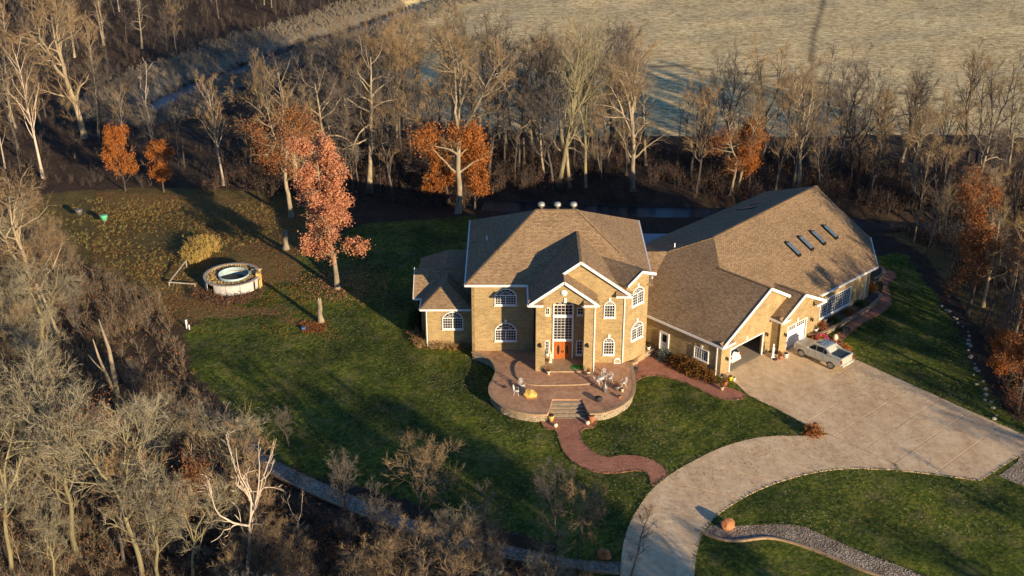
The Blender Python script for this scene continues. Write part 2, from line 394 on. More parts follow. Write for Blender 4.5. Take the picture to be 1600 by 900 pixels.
line_mask = np.clip(1.2-dist_line(X, Y, FIELD_LINE)/.8, 0, .75); line_mask = np.maximum(line_mask, np.clip(1.1-dist_line(X, Y, TRK2)/.7, 0, .8))
for nm, sel, mt in (('ground', ~fc & ~lawnm, 'ground_cover'), ('lawn', lawnm, 'ground_cover'), ('crop_field', fc, 'ground_cover')):
    q = quads[sel]; u, inv = np.unique(q, return_inverse=True)
    me = npmesh(nm, allV[u], inv.reshape(q.shape), mt); me.shade_smooth()
    for k, mk in list(masks.items())+[('field_line', line_mask)]:
        at = me.attributes.new(k, 'FLOAT', 'POINT'); at.data.foreach_set('value', mk.reshape(-1)[u].astype(np.float32))
    o = bpy.data.objects.new(nm, me); C.objects.link(o); kind(o, 'structure')
def hz(x, y): return float(hgt(np.array([x]), np.array([y]))[0])
def strip(name, L, wd, z, mat):
    mb = MB(); n = len(L); vs = []
    for i in range(n):
        d = Vector((L[min(i+1, n-1)][0]-L[max(i-1, 0)][0], L[min(i+1, n-1)][1]-L[max(i-1, 0)][1], 0)).normalized(); s = Vector((-d.y, d.x, 0))*wd
        p = Vector((L[i][0], L[i][1], z)); vs += [p-s, p+s]
    mb.add(vs, [(2*i, 2*i+2, 2*i+3, 2*i+1) for i in range(n-1)])
    return kind(mb.build(name, mat), 'structure')
strip('creek', CREEK, 2.3, -2.45, 'creek_water')
strip('stream', POND, 3.0, -1.75, 'creek_water')

# ------------------------------------------------------------------ the house
house = thing('brick_house', (5, 115, 0), 'large tan brick house with brown hipped roofs, arched entry and attached garage wing', 'house')
class Frame:
    def __init__(s, O, a, deg=True):
        a = math.radians(a) if deg else a
        s.O = Vector((O[0], O[1], 0)); s.t = Vector((math.cos(a), math.sin(a), 0)); s.n = Vector((math.sin(a), -math.cos(a), 0)); s.a = a
    def p(s, x, z, d=0): return s.O+s.t*x+s.n*d+Vector((0, 0, z))
def wall(fr, poly, depth=.28, mat='tan_brick', name='wall', d=0, parent=house):
    mb = MB(); mb.prism([fr.p(x, z, d) for x, z in poly], -fr.n, depth); return mb.build(name, mat, parent)
def arc(x0, x1, z, rise, n=8):
    # points over an arched head from x1 back to x0
    out = []
    hw = (x1-x0)/2; R = (hw*hw+rise*rise)/(2*rise); cz = z+rise-R; a0 = math.asin(min(1, hw/R))
    for k in range(n+1):
        a = a0-2*a0*k/n; out.append(((x0+x1)/2+R*math.sin(a), cz+R*math.cos(a)))
    return out
def window(fr, x0, x1, z0, z1, rise=0, cols=4, rows=3, sashes=2, extra=(), label=None, key=True):
    ol = [(x0, z0), (x1, z0)]+(arc(x0, x1, z1, rise) if rise else [(x1, z1), (x0, z1)])
    mb = MB()
    for i in range(len(ol)):
        a, b = ol[i], ol[(i+1) % len(ol)]; mb.beam(fr.p(*a, .05), fr.p(*b, .05), .10, .12, fr.n)
    root = mb.build('window', 'white_trim', house)
    if label: root['label'] = label
    g = MB(); g.prism([fr.p(x, z, .02) for x, z in ol], -fr.n, .04); g.build('pane', 'window_glass', root)
    m = MB(); H_ = max(z for x, z in ol)
    def top(x):
        if not rise: return z1
        hw = (x1-x0)/2; R = (hw*hw+rise*rise)/(2*rise); return z1+rise-R+math.sqrt(max(0, R*R-(x-(x0+x1)/2)**2))
    def bar(a, b, wd=.03): m.beam(fr.p(*a, .045), fr.p(*b, .045), wd, .03, fr.n)
    for k in range(1, sashes):
        x = x0+(x1-x0)*k/sashes; bar((x, z0), (x, z1 if rise else z1), .11)
    n = cols*sashes
    for k in range(1, n):
        if k % cols: x = x0+(x1-x0)*k/n; bar((x, z0), (x, z1))
    for k in range(1, rows): z = z0+(z1-z0)*k/rows; bar((x0, z), (x1, z))
    for z in extra: bar((x0, z), (x1, z), .12)
    if rise:
        bar((x0, z1), (x1, z1), .11); cx = (x0+x1)/2
        nr = 6 if sashes > 1 else 4
        for k in range(1, nr):
            a = math.pi*k/nr; x = cx-(x1-x0)*.5*math.cos(a); s0 = .25
            bar((cx-(x1-x0)*.5*s0*math.cos(a), z1+rise*s0*math.sin(a)), (cx-(x1-x0)*.5*.97*math.cos(a), min(top(cx-(x1-x0)*.48*math.cos(a)), z1+rise*1.0)))
        pr = None
        for k in range(0, 9):
            a = math.pi*k/8; q = (cx-(x1-x0)*.28*math.cos(a), z1+rise*.55*math.sin(a))
            if pr: bar(pr, q)
            pr = q
    m.build('muntin', 'white_trim', root)
    s = MB(); s.beam(fr.p(x0-.1, z0-.1, .08), fr.p(x1+.1, z0-.1, .08), .2, .1, Vector((0, 0, 1))); s.build('sill', 'white_trim', root)
    if key:
        k = MB(); cx = (x0+x1)/2; k.prism([fr.p(cx-.09, H_+.07, .10), fr.p(cx+.09, H_+.07, .10), fr.p(cx+.14, H_+.38, .10), fr.p(cx-.14, H_+.38, .10)], -fr.n, .11); k.build('keystone', 'white_trim', root)
        L = MB(); pts = arc(x0-.18, x1+.18, z1+.02, rise+.14) if rise else [(x1+.15, z1+.16), (x0-.15, z1+.16)]
        for i in range(len(pts)-1): L.beam(fr.p(*pts[i], .01), fr.p(*pts[i+1], .01), .16, .06, fr.n)
        L.build('lintel', 'tan_brick', root)
    return root
F_main = Frame((-4.03, 114.1), 0); F_sec = Frame((2.31, 111.57), 0); F_ent = Frame((2.31, 109.6), 0); F_back = Frame((2.31, 111.95), 0)
F_bay = Frame((11.1, 111.57), 45)
zb = -.2
wall(F_main, [(0, zb), (6.2, zb), (6.2, 8.4), (0, 8.4)])
wall(Frame((-4.03, 129.8), -90), [(0, zb), (15.7, zb), (15.7, 8.4), (0, 8.4)])
wall(Frame((13.5, 129.8), 180), [(0, zb), (17.5, zb), (17.5, 8.4), (0, 8.4)])
wall(Frame((13.5, 114.0), 90), [(.05, zb), (15.8, zb), (15.8, 8.4), (.05, 8.4)])
# right section with the larger gable (x from 7.9 to 11.1; the gable carries on over the entry)
wall(F_sec, [(5.0, zb), (8.79, zb), (8.79, 8.65), (4.29, 11.85), (0.02, 8.9), (0.02, 8.3), (5.0, 8.3)])
# bay turned 45 degrees
wall(F_bay, [(0.0, zb), (3.4, zb), (3.4, 9.5), (1.8, 10.15), (0.0, 9.5)])
# entry block
arch = arc(.9, 4.67, 7.85, .75, 12)
wall(F_ent, [(4.67, .9), (5.59, .9), (5.59, 8.75), (2.64, 10.75), (0, 8.75), (0, .9), (.9, .9)]+arch[::-1], .45)
wall(Frame((2.31, 114.1), -90), [(0.01, .9), (4.04, .9), (4.04, 8.7), (0.01, 8.7)], .44)
wall(Frame((7.9, 109.62), 90), [(.43, .9), (1.94, .9), (1.94, 8.7), (.43, 8.7)], .44)
wall(F_back, [(.45, .9), (5.15, .9), (5.15, 8.6), (.45, 8.6)], .2)
kc = MB(); kc.box((5.1, 109.55, 8.78), (.26, .12, .5)); kc.build('keystone', 'white_trim', house)
mb = MB(); mb.tube([(4.95, 109.62, 9.55), (4.95, 109.53, 9.55)], .33, 20); mb.build('medallion', 'white_trim', house)
# windows
L0 = 4.03
window(F_main, -1.69+L0, .42+L0, 6.14, 7.15, .72, 4, 4, 2)
window(F_main, -1.69+L0, .42+L0, 2.11, 3.3, .76, 4, 4, 2)
window(F_sec, 9.03-2.31, 10.06-2.31, 6.02, 7.3, .42, 4, 4, 1)
window(F_sec, 9.07-2.31, 10.11-2.31, 1.89, 3.2, .5, 4, 4, 1)
window(F_bay, .85, 2.62, 6.85, 8.05, .62, 3, 4, 2)
window(F_bay, .95, 2.72, 3.0, 4.2, .62, 3, 4, 2)
bx = 2.31
window(F_back, 4.1-bx, 5.95-bx, 3.36, 5.8, 0, 5, 8, 1, key=False, label='tall window grid above the front door')
window(F_back, 4.1-bx, 5.95-bx, 6.05, 7.15, .62, 5, 3, 1, key=False)
window(F_back, 3.28-bx, 3.69-bx, 1.69, 3.2, 0, 2, 4, 1, key=False)
window(F_back, 6.42-bx, 7.0-bx, 1.69, 3.2, 0, 2, 4, 1, key=False)
window(F_back, 3.28-bx, 3.69-bx, 6.11, 6.85, 0, 2, 2, 1, key=False)
window(F_back, 6.42-bx, 7.0-bx, 6.11, 6.85, 0, 2, 2, 1, key=False)
plain('door_wood', (.42, .115, .025), .45, var=.25, scale=6)
plain('dark_metal', (.03, .028, .025), .4, metal=.6)
for k in (0, 1):
    x0 = 4.18-bx+.86*k; d = MB(); d.prism([F_back.p(x0, 1.07, .06), F_back.p(x0+.84, 1.07, .06), F_back.p(x0+.84, 3.15, .06), F_back.p(x0, 3.15, .06)], -F_back.n, .06)
    d = d.build('front_door', 'door_wood', house)
    g = MB(); cx = x0+.42; g.prism([F_back.p(cx+.13*math.cos(a*.5236), 2.2+.55*math.sin(a*.5236), .075) for a in range(12)], -F_back.n, .02); g.build('oval_glass', 'window_glass', d)
    h = MB(); h.box(F_back.p(x0+(.76 if k == 0 else .08), 2.0, .1), (.04, .06, .25)); h.build('handle', 'dark_metal', d)
    for zz in (1.2,): 
        h = MB(); h.prism([F_back.p(x0+.14, zz, .075), F_back.p(x0+.7, zz, .075), F_back.p(x0+.7, zz+.3, .075), F_back.p(x0+.14, zz+.3, .075)], -F_back.n, .014); h.build('panel', 'door_wood', d)
mb = MB(); 
for xx in (4.08, 6.0): mb.beam(F_back.p(xx-bx, 1.05, .06), F_back.p(xx-bx, 7.7, .06), .12, .12, F_back.n)
mb.beam(F_back.p(4.08-bx, 3.25, .08), F_back.p(6.0-bx, 3.25, .08), .14, .16, F_back.n); mb.beam(F_back.p(4.08-bx, 5.93, .07), F_back.p(6.0-bx, 5.93, .07), .2, .14, F_back.n)
mb.build('door_frame', 'white_trim', house)

# --- roofs
def roof(poly, t=.14, name='roof'):
    mb = MB(); P = [Vector(p) for p in poly]; mb.plate(P, t); return mb.build(name, 'roof_shingle', house)
E = 8.5
R1, R2 = (2.5, 120.8, 13.6), (6.6, 120.8, 13.6)
roof([(-4.6, 113.7, E), (13.95, 113.7, E), R2, R1])
roof([(13.95, 113.7, E), (13.95, 130.4, E), R2]); roof([(13.95, 130.4, E), (-4.6, 130.4, E), R1, R2]); roof([(-4.6, 130.4, E), (-4.6, 113.7, E), R1])
roof([(1.6, 109.15, E), (4.95, 109.15, 10.91), (4.95, 111.12, 10.91), (6.6, 111.12, 12.1), (6.6, 118.75, 12.1), (1.6, 113.72, E)])
roof([(6.6, 111.12, 12.1), (11.6, 111.12, E), (11.6, 113.75, E), (6.6, 118.75, 12.1)])
roof([(4.95, 109.15, 10.91), (8.3, 109.15, E), (8.3, 111.56, E), (4.95, 111.56, 10.91)])
def B(s, L, z): 
    p = F_bay.p(s, z, -L); return tuple(p)
roof([B(-.35, -.42, 9.55), B(-.35, 2.6, 9.55), B(1.8, 5.2, 10.45), B(1.8, -.42, 10.45)]); roof([B(1.8, -.42, 10.45), B(1.8, 5.2, 10.45), B(3.95, 2.8, 9.55), B(3.95, -.42, 9.55)])
def trim(name, segs, wd=.05, h=.22, mat='white_trim', off=(0, 0, 0)):
    mb = MB()
    for p, q in segs: mb.beam(Vector(p)+Vector(off), Vector(q)+Vector(off), wd, h)
    return mb.build(name, mat, house)
d = -.13
gz = E-.1
for sg in ([(-4.68, 113.62, gz), (1.6, 113.62, gz)], [(-4.66, 113.62, gz), (-4.66, 130.4, gz)], [(1.52, 109.1, gz), (1.52, 113.62, gz)], [(14.01, 115.5, gz), (14.01, 130.4, gz)]):
    trim('gutter', [sg], .14, .2)
trim('fascia', [((1.7, 109.1, E-.02), (4.95, 109.1, 10.84)), ((4.95, 109.1, 10.84), (8.2, 109.1, E-.02))], .06, .26)
trim('fascia', [((4.9, 111.07, 10.8), (6.6, 111.07, 12.03)), ((6.6, 111.07, 12.03), (11.5, 111.07, E+.05))], .06, .26)
trim('fascia', [(B(-.35, -.47, 9.5), B(1.8, -.47, 10.4)), (B(1.8, -.47, 10.4), B(3.95, -.47, 9.5))], .06, .26)
# cornice returns: a small sloped cap with a gutter under it
def cornice(p, dirv, length, n):
    p = Vector(p); t = Vector(dirv); n = Vector(n); mb = MB()
    a = p+n*.5; b = a+t*length; mb.plate([a, b, b-n*.45+Vector((0, 0, .35)), a-n*.45+Vector((0, 0, .35))], .08); c = mb.build('cornice_return', 'roof_shingle', house)
    g = MB(); g.beam(a+Vector((0, 0, -.09)), b+Vector((0, 0, -.09)), .12, .2); g.beam(a+Vector((0, 0, -.1))-n*.45+t*.0, a+Vector((0, 0, -.1)), .1, .18); g.build('gutter', 'white_trim', c)
cornice((1.55, 109.6, E-.02), (1, 0, 0), 1.45, (0, -1, 0)); cornice((8.35, 109.6, E-.02), (-1, 0, 0), 1.5, (0, -1, 0)); cornice((11.7, 111.57, E-.02), (-1, 0, 0), 1.6, (0, -1, 0))
for (x, y, z1) in ((8.0, 109.52, 8.3), (11.0, 111.5, 8.3)):
    mb = MB(); mb.box((x, y, (z1+.95)/2), (.11, .09, z1-.95)); mb.build('downspout', 'white_trim', house)
# ridge vents
plain('vent_metal', (.45, .42, .36), .4, metal=.5)
for x in (3.0, 4.65, 6.3):
    mb = MB(); mb.lathe((x, 121.2, 13.35), [(.16, 0), (.16, .45), (.34, .5), (.38, .68), (.30, .86), (.1, .95)], 14); mb.build('turbine_vent', 'vent_metal', house)
mb = MB(); mb.tube([(-2.6, 121.5, 9.7), (-2.6, 121.5, 10.35)], .07); mb.build('vent_pipe', 'white_trim', house)

# --- left wing, single storey
YW = 116.72; zl = 4.55
FW = Frame((-8.9, YW), 0)
wall(FW, [(0, -.3), (4.85, -.3), (4.85, 4.45), (0, 4.45)]); window(FW, -8.84+8.9+1.75-1.55, -5.06+8.9-.06, 2.11, 3.35, .68, 4, 4, 2) if False else window(FW, 1.78, 3.84, 2.11, 3.3, .7, 4, 4, 2)
wall(Frame((-8.9, 119.2), -90), [(0, -.3), (2.48, -.3), (2.48, 4.45), (0, 4.45)])
wall(Frame((-9.75, 119.2), 0), [(0, -.3), (.85, -.3), (.85, 4.45), (0, 4.45)])
wall(Frame((-9.75, 128.5), -90), [(0, -.3), (9.3, -.3), (9.3, 4.45), (0, 4.45)])
wall(Frame((-4.0, 128.5), 180), [(0, -.3), (5.75, -.3), (5.75, 4.45), (0, 4.45)])
AP = (-6.75, 119.1, 6.35)
roof([(-9.35, 116.25, zl), (-4.05, 116.25, zl), AP])
roof([(-4.05, 116.25, zl), (-4.05, 123.0, zl+.0), (-6.75, 123.0, 6.35), AP]); roof([(-9.35, 123.0, zl), (-9.35, 116.25, zl), AP, (-6.75, 123.0, 6.35)])
roof([(-10.2, 118.8, zl), (-4.05, 118.8, zl), (-4.05, 121.9, 6.6), (-10.2, 121.9, 6.6)]); roof([(-10.2, 121.9, 6.6), (-4.05, 121.9, 6.6), (-4.05, 124.8, 4.7), (-10.2, 124.8, 4.7)])
roof([(-10.1, 121.7, 4.7), (-6.9, 121.7, 6.62), (-6.9, 126.6, 6.62), (-10.0, 129.0, 4.6)]); roof([(-10.0, 129.0, 4.6), (-6.9, 126.6, 6.62), (-4.05, 126.6, 6.62), (-4.05, 129.0, 4.6)])
roof([(-6.9, 121.7, 6.62), (-4.05, 121.7, 6.62), (-4.05, 126.6, 6.63), (-6.9, 126.6, 6.63)])
trim('gutter', [((-9.4, 116.2, zl-.1), (-4.05, 116.2, zl-.1))], .13, .18); trim('gutter', [((-9.42, 116.25, zl-.1), (-9.42, 118.8, zl-.1)), ((-10.25, 118.75, zl-.1), (-9.4, 118.75, zl-.1))], .13, .18)
trim('fascia', [((-10.25, 118.8, zl-.06), (-10.25, 121.9, 6.52)), ((-10.25, 121.9, 6.52), (-10.25, 124.8, 4.62))], .06, .22); trim('gutter', [((-10.05, 124.8, 4.5), (-9.95, 129, 4.5))], .13, .18)
mb = MB(); mb.box((-8.75, YW-.06, 2.0), (.1, .08, 4.6)); mb.build('downspout', 'white_trim', house)

# --- garage wing (u along the fronts, v to the back)
def U(u, v, z): return tuple(W(u, v, z))
def zL(u): return 3.6+.564*(u+.8)
FG = Frame(C0, TH, False); FS = Frame(W(-.4, 12).xy, TH-math.pi/2, False)
wall(FG, [(-.4, zb), (.95, zb), (.95, 2.6), (6.35, 2.6), (6.35, zb), (9.0, zb), (11.0, zb), (11, zL(6.4)-.3-.564*4.6), (6.4, zL(6.4)-.16), (-.4, zL(-.4)-.16)], .3)
wall(FS, [(-1.5, zb), (11.69, zb), (11.69, 3.62), (-1.5, 3.62)], .3)
window(FS, 12-3.3, 12-1.55, 1.04, 2.22, 0, 3, 4, 2, label='square headed window in the garage side wall')
# side door
dz = .02; sd_ = MB(); x0, x1 = 12-7.8, 12-6.75
sd_.prism([FS.p(x0, dz, .05), FS.p(x1, dz, .05), FS.p(x1, 2.1, .05), FS.p(x0, 2.1, .05)], -FS.n, .05); sd_ = sd_.build('side_door', 'white_paint', house)
g = MB(); g.prism([FS.p(x0+.3, 1.15, .07), FS.p(x1-.2, 1.15, .07), FS.p(x1-.2, 1.95, .07), FS.p(x0+.3, 1.95, .07)], -FS.n, .02); g.build('pane', 'window_glass', sd_)
g = MB(); [g.beam(FS.p(a, 0, .06), FS.p(b, c, .06), .12, .12, FS.n) for a, b, c in ((x0-.05, x0-.05, 2.15), (x1+.05, x1+.05, 2.15))]; g.beam(FS.p(x0-.1, 2.17, .06), FS.p(x1+.1, 2.17, .06), .12, .12, FS.n); g.build('frame', 'white_trim', sd_)
g = MB(); g.box(FS.p(x1-.1, 1.05, .1), (.06, .06, .06)); g.build('handle', 'dark_metal', sd_)
# open garage bay
g = MB(); [g.beam(FG.p(a, 0, .02), FG.p(b, c, .02), .14, .1, FG.n) for a, b, c in ((1.0, 1.0, 2.6), (6.3, 6.3, 2.6))]; g.beam(FG.p(.95, 2.58, .02), FG.p(6.35, 2.58, .02), .12, .1, FG.n); g.build('garage_door_frame', 'white_trim', house)
g = MB(); g.beam(FG.p(3.55, 2.75, .04), FG.p(3.55, 3.15, .04), .2, .1, FG.n); g.build('keystone', 'white_trim', house)
plain('garage_floor_concrete', (.36, .30, .21), .7, var=.15); plain('drywall', (.45, .42, .36), .9)
mb = MB(); mb.plate([U(-.1, .02, .05), U(13, .02, .05), U(13, 9, .05), U(-.1, 9, .05)], .2); mb.build('garage_floor', 'garage_floor_concrete', house)
wall(Frame(W(-.1, 8.6).xy, TH, False), [(0, 0), (13, 0), (13, 3.4), (0, 3.4)], .1, 'drywall')
wall(Frame(W(13.9, .2).xy, TH+math.pi/2, False), [(0, 0), (8, 0), (8, 3.4), (0, 3.4)], .1, 'drywall')
mb = MB(); mb.plate([U(-.3, .4, 3.5), U(13.5, .4, 3.5), U(13.5, 9, 3.5), U(-.3, 9, 3.5)], .1); mb.build('garage_ceiling', 'drywall', house)
# second bay, set forward
FB = Frame(W(7.7, -1.1).xy, TH, False)
bw = 6.7; ap = 3.2
def zB(x): return 3.95+.54*(x+.4) if x <= ap else 3.95+.54*(7.15-x)
wall(FB, [(0, zb), (1.3, zb), (1.3, 2.62), (4.55, 2.62), (4.55, zb), (bw, zb), (bw, zB(bw)-.14), (ap, zB(ap)-.16), (0, zB(0)-.14)], .3)
wall(Frame(W(7.7, .1).xy, TH-math.pi/2, False), [(-.2, zb), (1.19, zb), (1.19, 4.05), (-.2, 4.05)], .28)
wall(Frame(W(7.7+bw, -1.09).xy, TH+math.pi/2, False), [(0, zb), (1.2, zb), (1.2, 4.4), (0, 4.4)], .28)
gd = MB()
for k in range(4):
    z0 = .03+k*.64; gd.prism([FB.p(1.32, z0, -.12), FB.p(4.53, z0, -.12), FB.p(4.53, z0+.625, -.12), FB.p(1.32, z0+.625, -.12)], -FB.n, .06)
gd = gd.build('garage_door', 'white_paint', house)
for j in range(2):
    for k in range(4):
        for r in range(2):
            x = 1.5+j*1.55+k*.345; z = 2.08+r*.23; q = MB(); q.prism([FB.p(x, z, -.105), FB.p(x+.27, z, -.105), FB.p(x+.27, z+.17, -.105), FB.p(x, z+.17, -.105)], -FB.n, .02); q.build('pane', 'window_glass', gd)
g = MB(); [g.beam(FB.p(a, 0, .01), FB.p(a, 2.62, .01), .12, .08, FB.n) for a in (1.28, 4.57)]; g.beam(FB.p(1.22, 2.66, .01), FB.p(4.63, 2.66, .01), .1, .08, FB.n); g.build('garage_door_frame', 'white_trim', house)
for x in (1.3+1.6,):
    g = MB(); g.beam(FB.p(x, 2.8, .03), FB.p(x, 3.15, .03), .2, .1, FB.n); g.build('keystone', 'white_trim', house)
# garage roofs
Hh = (16.55, 124.1, 7.5); R0 = U(9.3, 9.35, 9.3); P1 = U(29.3, 10.45, 9.6); E1 = U(25.6, -.8, 4.3); E2 = U(32, 4.26, 4.3); E3 = U(36.5, 15, 4.3)
roof([U(-.8, -.42, 3.6), U(6.4, -.42, zL(6.4)), U(6.4, 6.06, zL(6.4)), R0, Hh, U(-.8, 10.75, 3.6)])
roof([U(6.4, -.42, zL(6.4)), U(13.6, -.42, 3.6), U(13.6, -.2, 3.6), U(6.4, 6.2, zL(6.4))])
fp = lambda v: 4.3+.49*(v+.8)
roof([U(14.1, -.8, 4.3), E1, P1, R0, U(6.38, 6.04, zL(6.4)-.01), U(12.4, -.8, 4.3)])
roof([E1, E2, P1]); roof([E2, U(34.2, 9.5, 4.3), P1]) if False else roof([E2, U(33.4, 9, 5.2), U(31.5, 18.7, 5.9), P1])
roof([R0, P1, U(31.5, 18.9, 5.95), U(10, 18.6, 5.75), Hh])
roof([(13.3, 124.1, 7.5), Hh, tuple(W(-.8, 10.8, 3.6)), (13.3, 117.6, 3.55)])
roof([(13.3, 124.1, 7.5), (13.3, 128.6, 5.0), (19.6, 129.5, 5.2), U(10, 18.6, 5.72), Hh])
# low rear roof seen between the two masses
mb = MB(); mb.plate([(13.0, 128.5, 4.7), (22.5, 129.4, 4.7), (22.0, 135.6, 4.7), (13.4, 135.6, 4.7)], .2); plain('flat_roof_membrane', (.22, .25, .28), .5); mb.build('flat_roof', 'flat_roof_membrane', house)
mb = MB(); mb.box((17.5, 132.2, 2.1), (8.2, 6.2, 4.8)); mb.build('wall', 'tan_brick', house)
roof([U(7.3, -1.55, 3.95), U(10.9, -1.55, zB(ap)), U(10.9, 2.6, zB(ap)), U(7.3, 1.7, 3.95)]); roof([U(10.9, -1.55, zB(ap)), U(14.85, -1.55, 3.95), U(14.85, .4, 3.95), U(10.9, 3.8, zB(ap))])
trim('fascia', [(U(-.8, -.47, 3.52), U(6.4, -.47, zL(6.4)-.08)), (U(6.4, -.47, zL(6.4)-.08), U(9.8, -.47, zL(6.4)-.08-.564*3.4))], .07, .3)
trim('fascia', [(U(7.35, -1.6, 3.88), U(10.9, -1.6, zB(ap)-.07)), (U(10.9, -1.6, zB(ap)-.07), U(14.75, -1.6, 3.92))], .07, .3)
for sg in ([U(-.86, -.4, 3.48), U(-.86, 10.6, 3.48)], [U(7.24, -1.55, 3.83), U(7.24, .0, 3.83)], [U(14.7, -.87, 4.18), U(25.6, -.87, 4.18)], [U(25.6, -.87, 4.18), U(32.05, 4.2, 4.18)]):
    trim('gutter', [sg], .14, .2)
tU = (CT, ST, 0); nU = (ST, -CT, 0)
cornice(U(-.85, 0, 3.58), tU, 1.9, nU); cornice(U(7.25, -1.1, 3.93), tU, 1.3, nU); cornice(U(14.9, -1.1, 3.93), (-CT, -ST, 0), 1.8, nU)
# hall walls
FH = Frame(W(14.4, -.3).xy, TH, False); wall(FH, [(-1, zb), (10.9, zb), (10.9, 4.25), (-1, 4.25)])
q1, q2 = W(25.3, -.3), W(31.6, 4.75); wall(Frame(q1.xy, math.atan2((q2-q1).y, (q2-q1).x), False), [(.0, zb), (7.8, zb), (7.8, 4.25), (0, 4.25)])
wall(Frame(q2.xy, TH+math.pi/2, False), [(0, zb), (13.5, zb), (13.5, 5.2), (0, 4.25)]); wall(Frame(W(31.4, 18.2).xy, TH+math.pi, False), [(0, zb), (21, zb), (21, 5.6), (0, 5.6)])
window(FH, 1.35, 7.05, 1.0, 3.0, 0, 4, 6, 4, key=False, label='wide window of four tall panels in the hall wall')
mb = MB(); mb.box(FH.p(9.9, 2.0, .06), (.1, .08, 4.3), TH); mb.build('downspout', 'white_trim', house)
p_ = FS.p(12-.5, 1.7, .07); mb = MB(); mb.box(p_, (.11, .09, 3.5), TH-math.pi/2); mb.build('downspout', 'white_trim', house)
for uu in (17.35, 19.67, 21.95, 24.3):
    a = [W(uu-.02-.27, 5.63, fp(5.63)), W(uu-.02+.27, 5.63, fp(5.63)), W(uu-.08+.27, 3.75, fp(3.75)), W(uu-.08-.27, 3.75, fp(3.75))]
    s = MB(); s.prism([p+Vector((0, 0, .16)) for p in a], (0, 0, -1), .25); s = s.build('skylight', 'vent_metal', house); s.data.materials[0] = MATS['dark_metal']
    c_ = sum(a, Vector())/4; g = MB(); g.prism([c_+(p-c_)*.86+Vector((0, 0, .175)) for p in a], (0, 0, -1), .02); g.build('skylight_pane', 'skylight_glass', s)
for uu in (21.5, 24, 26.5):
    bz = lambda v: 9.45-.4*(v-9.9); a = [W(uu-.5, 13.2, bz(13.2)), W(uu+.5, 13.2, bz(13.2)), W(uu+.5, 15.3, bz(15.3)), W(uu-.5, 15.3, bz(15.3))]
    s = MB(); s.prism([p+Vector((0, 0, .2)) for p in a], (0, 0, -1), .25); s = s.build('skylight', 'dark_metal', house)
mb = MB(); mb.tube([W(6.9, 12.6, 7.2), W(6.9, 12.6, 8.3)], .07); mb.build('vent_pipe', 'white_trim', house)
# ridge caps
for p, q in ((R1, R2), (R1, (-4.6, 113.7, E)), (R2, (10.9, 116.65, 10.62)), ((6.6, 111.2, 12.1), (6.6, 118.6, 12.1)), (R0, P1), (P1, E1), (R0, Hh), (U(6.4, -.4, zL(6.4)), U(6.4, 6.3, zL(6.4))), (U(10.9, -1.5, zB(ap)), U(10.9, 1.5, zB(ap))), (AP, (-9.35, 116.25, zl))):
    cap = MB(); cap.beam(Vector(p)+Vector((0, 0, .02)), Vector(q)+Vector((0, 0, .02)), .26, .05); cap.build('ridge_cap', 'roof_shingle', house)

# wall lanterns
def lantern(fr, x, z):
    b_ = MB(); b_.box(fr.p(x, z, .05), (.12, .06, .2), fr.a); b_.tube([fr.p(x, z+.1, .05), fr.p(x, z+.2, .22), fr.p(x, z+.05, .25)], .02, 5); b_.lathe(fr.p(x, z-.28, .25), [(.03, 0), (.10, .05), (.13, .3), (.02, .4)], 6); b_.build('wall_lantern', 'dark_metal', house)
lantern(F_ent, .45, 4.05); lantern(F_ent, 5.05, 4.05); lantern(FG, .35, 1.9); lantern(FG, 6.75, 2.35); lantern(FB, .75, 2.1); lantern(FB, 5.3, 2.3)
plain('brass', (.35, .22, .06), .3, metal=.7)

# ------------------------------------------------------------------ paving
def sheet(name, pts, z, mat, th=.12):
    mb = MB(); P = [(p[0], p[1], z) for p in pts]; n = Vector((0, 0, 0))
    mb.plate([Vector(p) for p in P], th); return kind(mb.build(name, mat), 'structure')
def slabs(root, pts, z, cuts, mat, gap=.05, th=.14, name='concrete_slab'):
    bm = bmesh.new(); vs = [bm.verts.new((p[0], p[1], 0)) for p in pts]; bm.faces.new(vs)
    for co_, no in cuts: bmesh.ops.bisect_plane(bm, geom=bm.verts[:]+bm.edges[:]+bm.faces[:], plane_co=co_, plane_no=no)
    bm.faces.ensure_lookup_table(); r = random.Random(4)
    for f in bm.faces:
        if f.calc_area() < .4: continue
        P = [v.co.copy() for v in f.verts]; n = len(P); Q = []
        c = f.calc_center_median()
        for i in range(n):
            a, b, d_ = P[i-1], P[i], P[(i+1) % n]; e = (b-a); g_ = (d_-b)
            if e.length < 1e-4 or g_.length < 1e-4: continue
            e.normalize(); g_.normalize(); sgn = 1 if f.normal.z > 0 else -1
            n1 = Vector((-e.y, e.x, 0))*sgn; n2 = Vector((-g_.y, g_.x, 0))*sgn; m_ = (n1+n2)
            if m_.length < .3: continue
            m_.normalize(); Q.append(b+m_*gap/max(.5, m_.dot(n1)))
        if len(Q) < 3: continue
        zz = z+r.uniform(-.006, .006); mb = MB(); mb.plate([Vector((q.x, q.y, zz)) for q in Q], th); mb.build(name, mat, root)
    bm.free()
pad = Gp([(1134, 590), (1150, 600), (1170, 619), (1215, 641), (1257, 664), (1275, 672), (1295, 679), (1398, 726), (1400, 736), (1450, 741), (1531.6, 752.2), (1587.6, 716.5), (1640, 690), (1600, 679), (1500, 635), (1420, 599), (1336, 561), (1300, 546), (1262, 528)])+[W(7.6, -1.0).xy[:], W(7.3, .0).xy[:], W(.4, -.0).xy[:], W(-.5, -.1).xy[:]]
drive = thing('driveway', (32, 105, 0), None, None); kind(drive, 'structure')
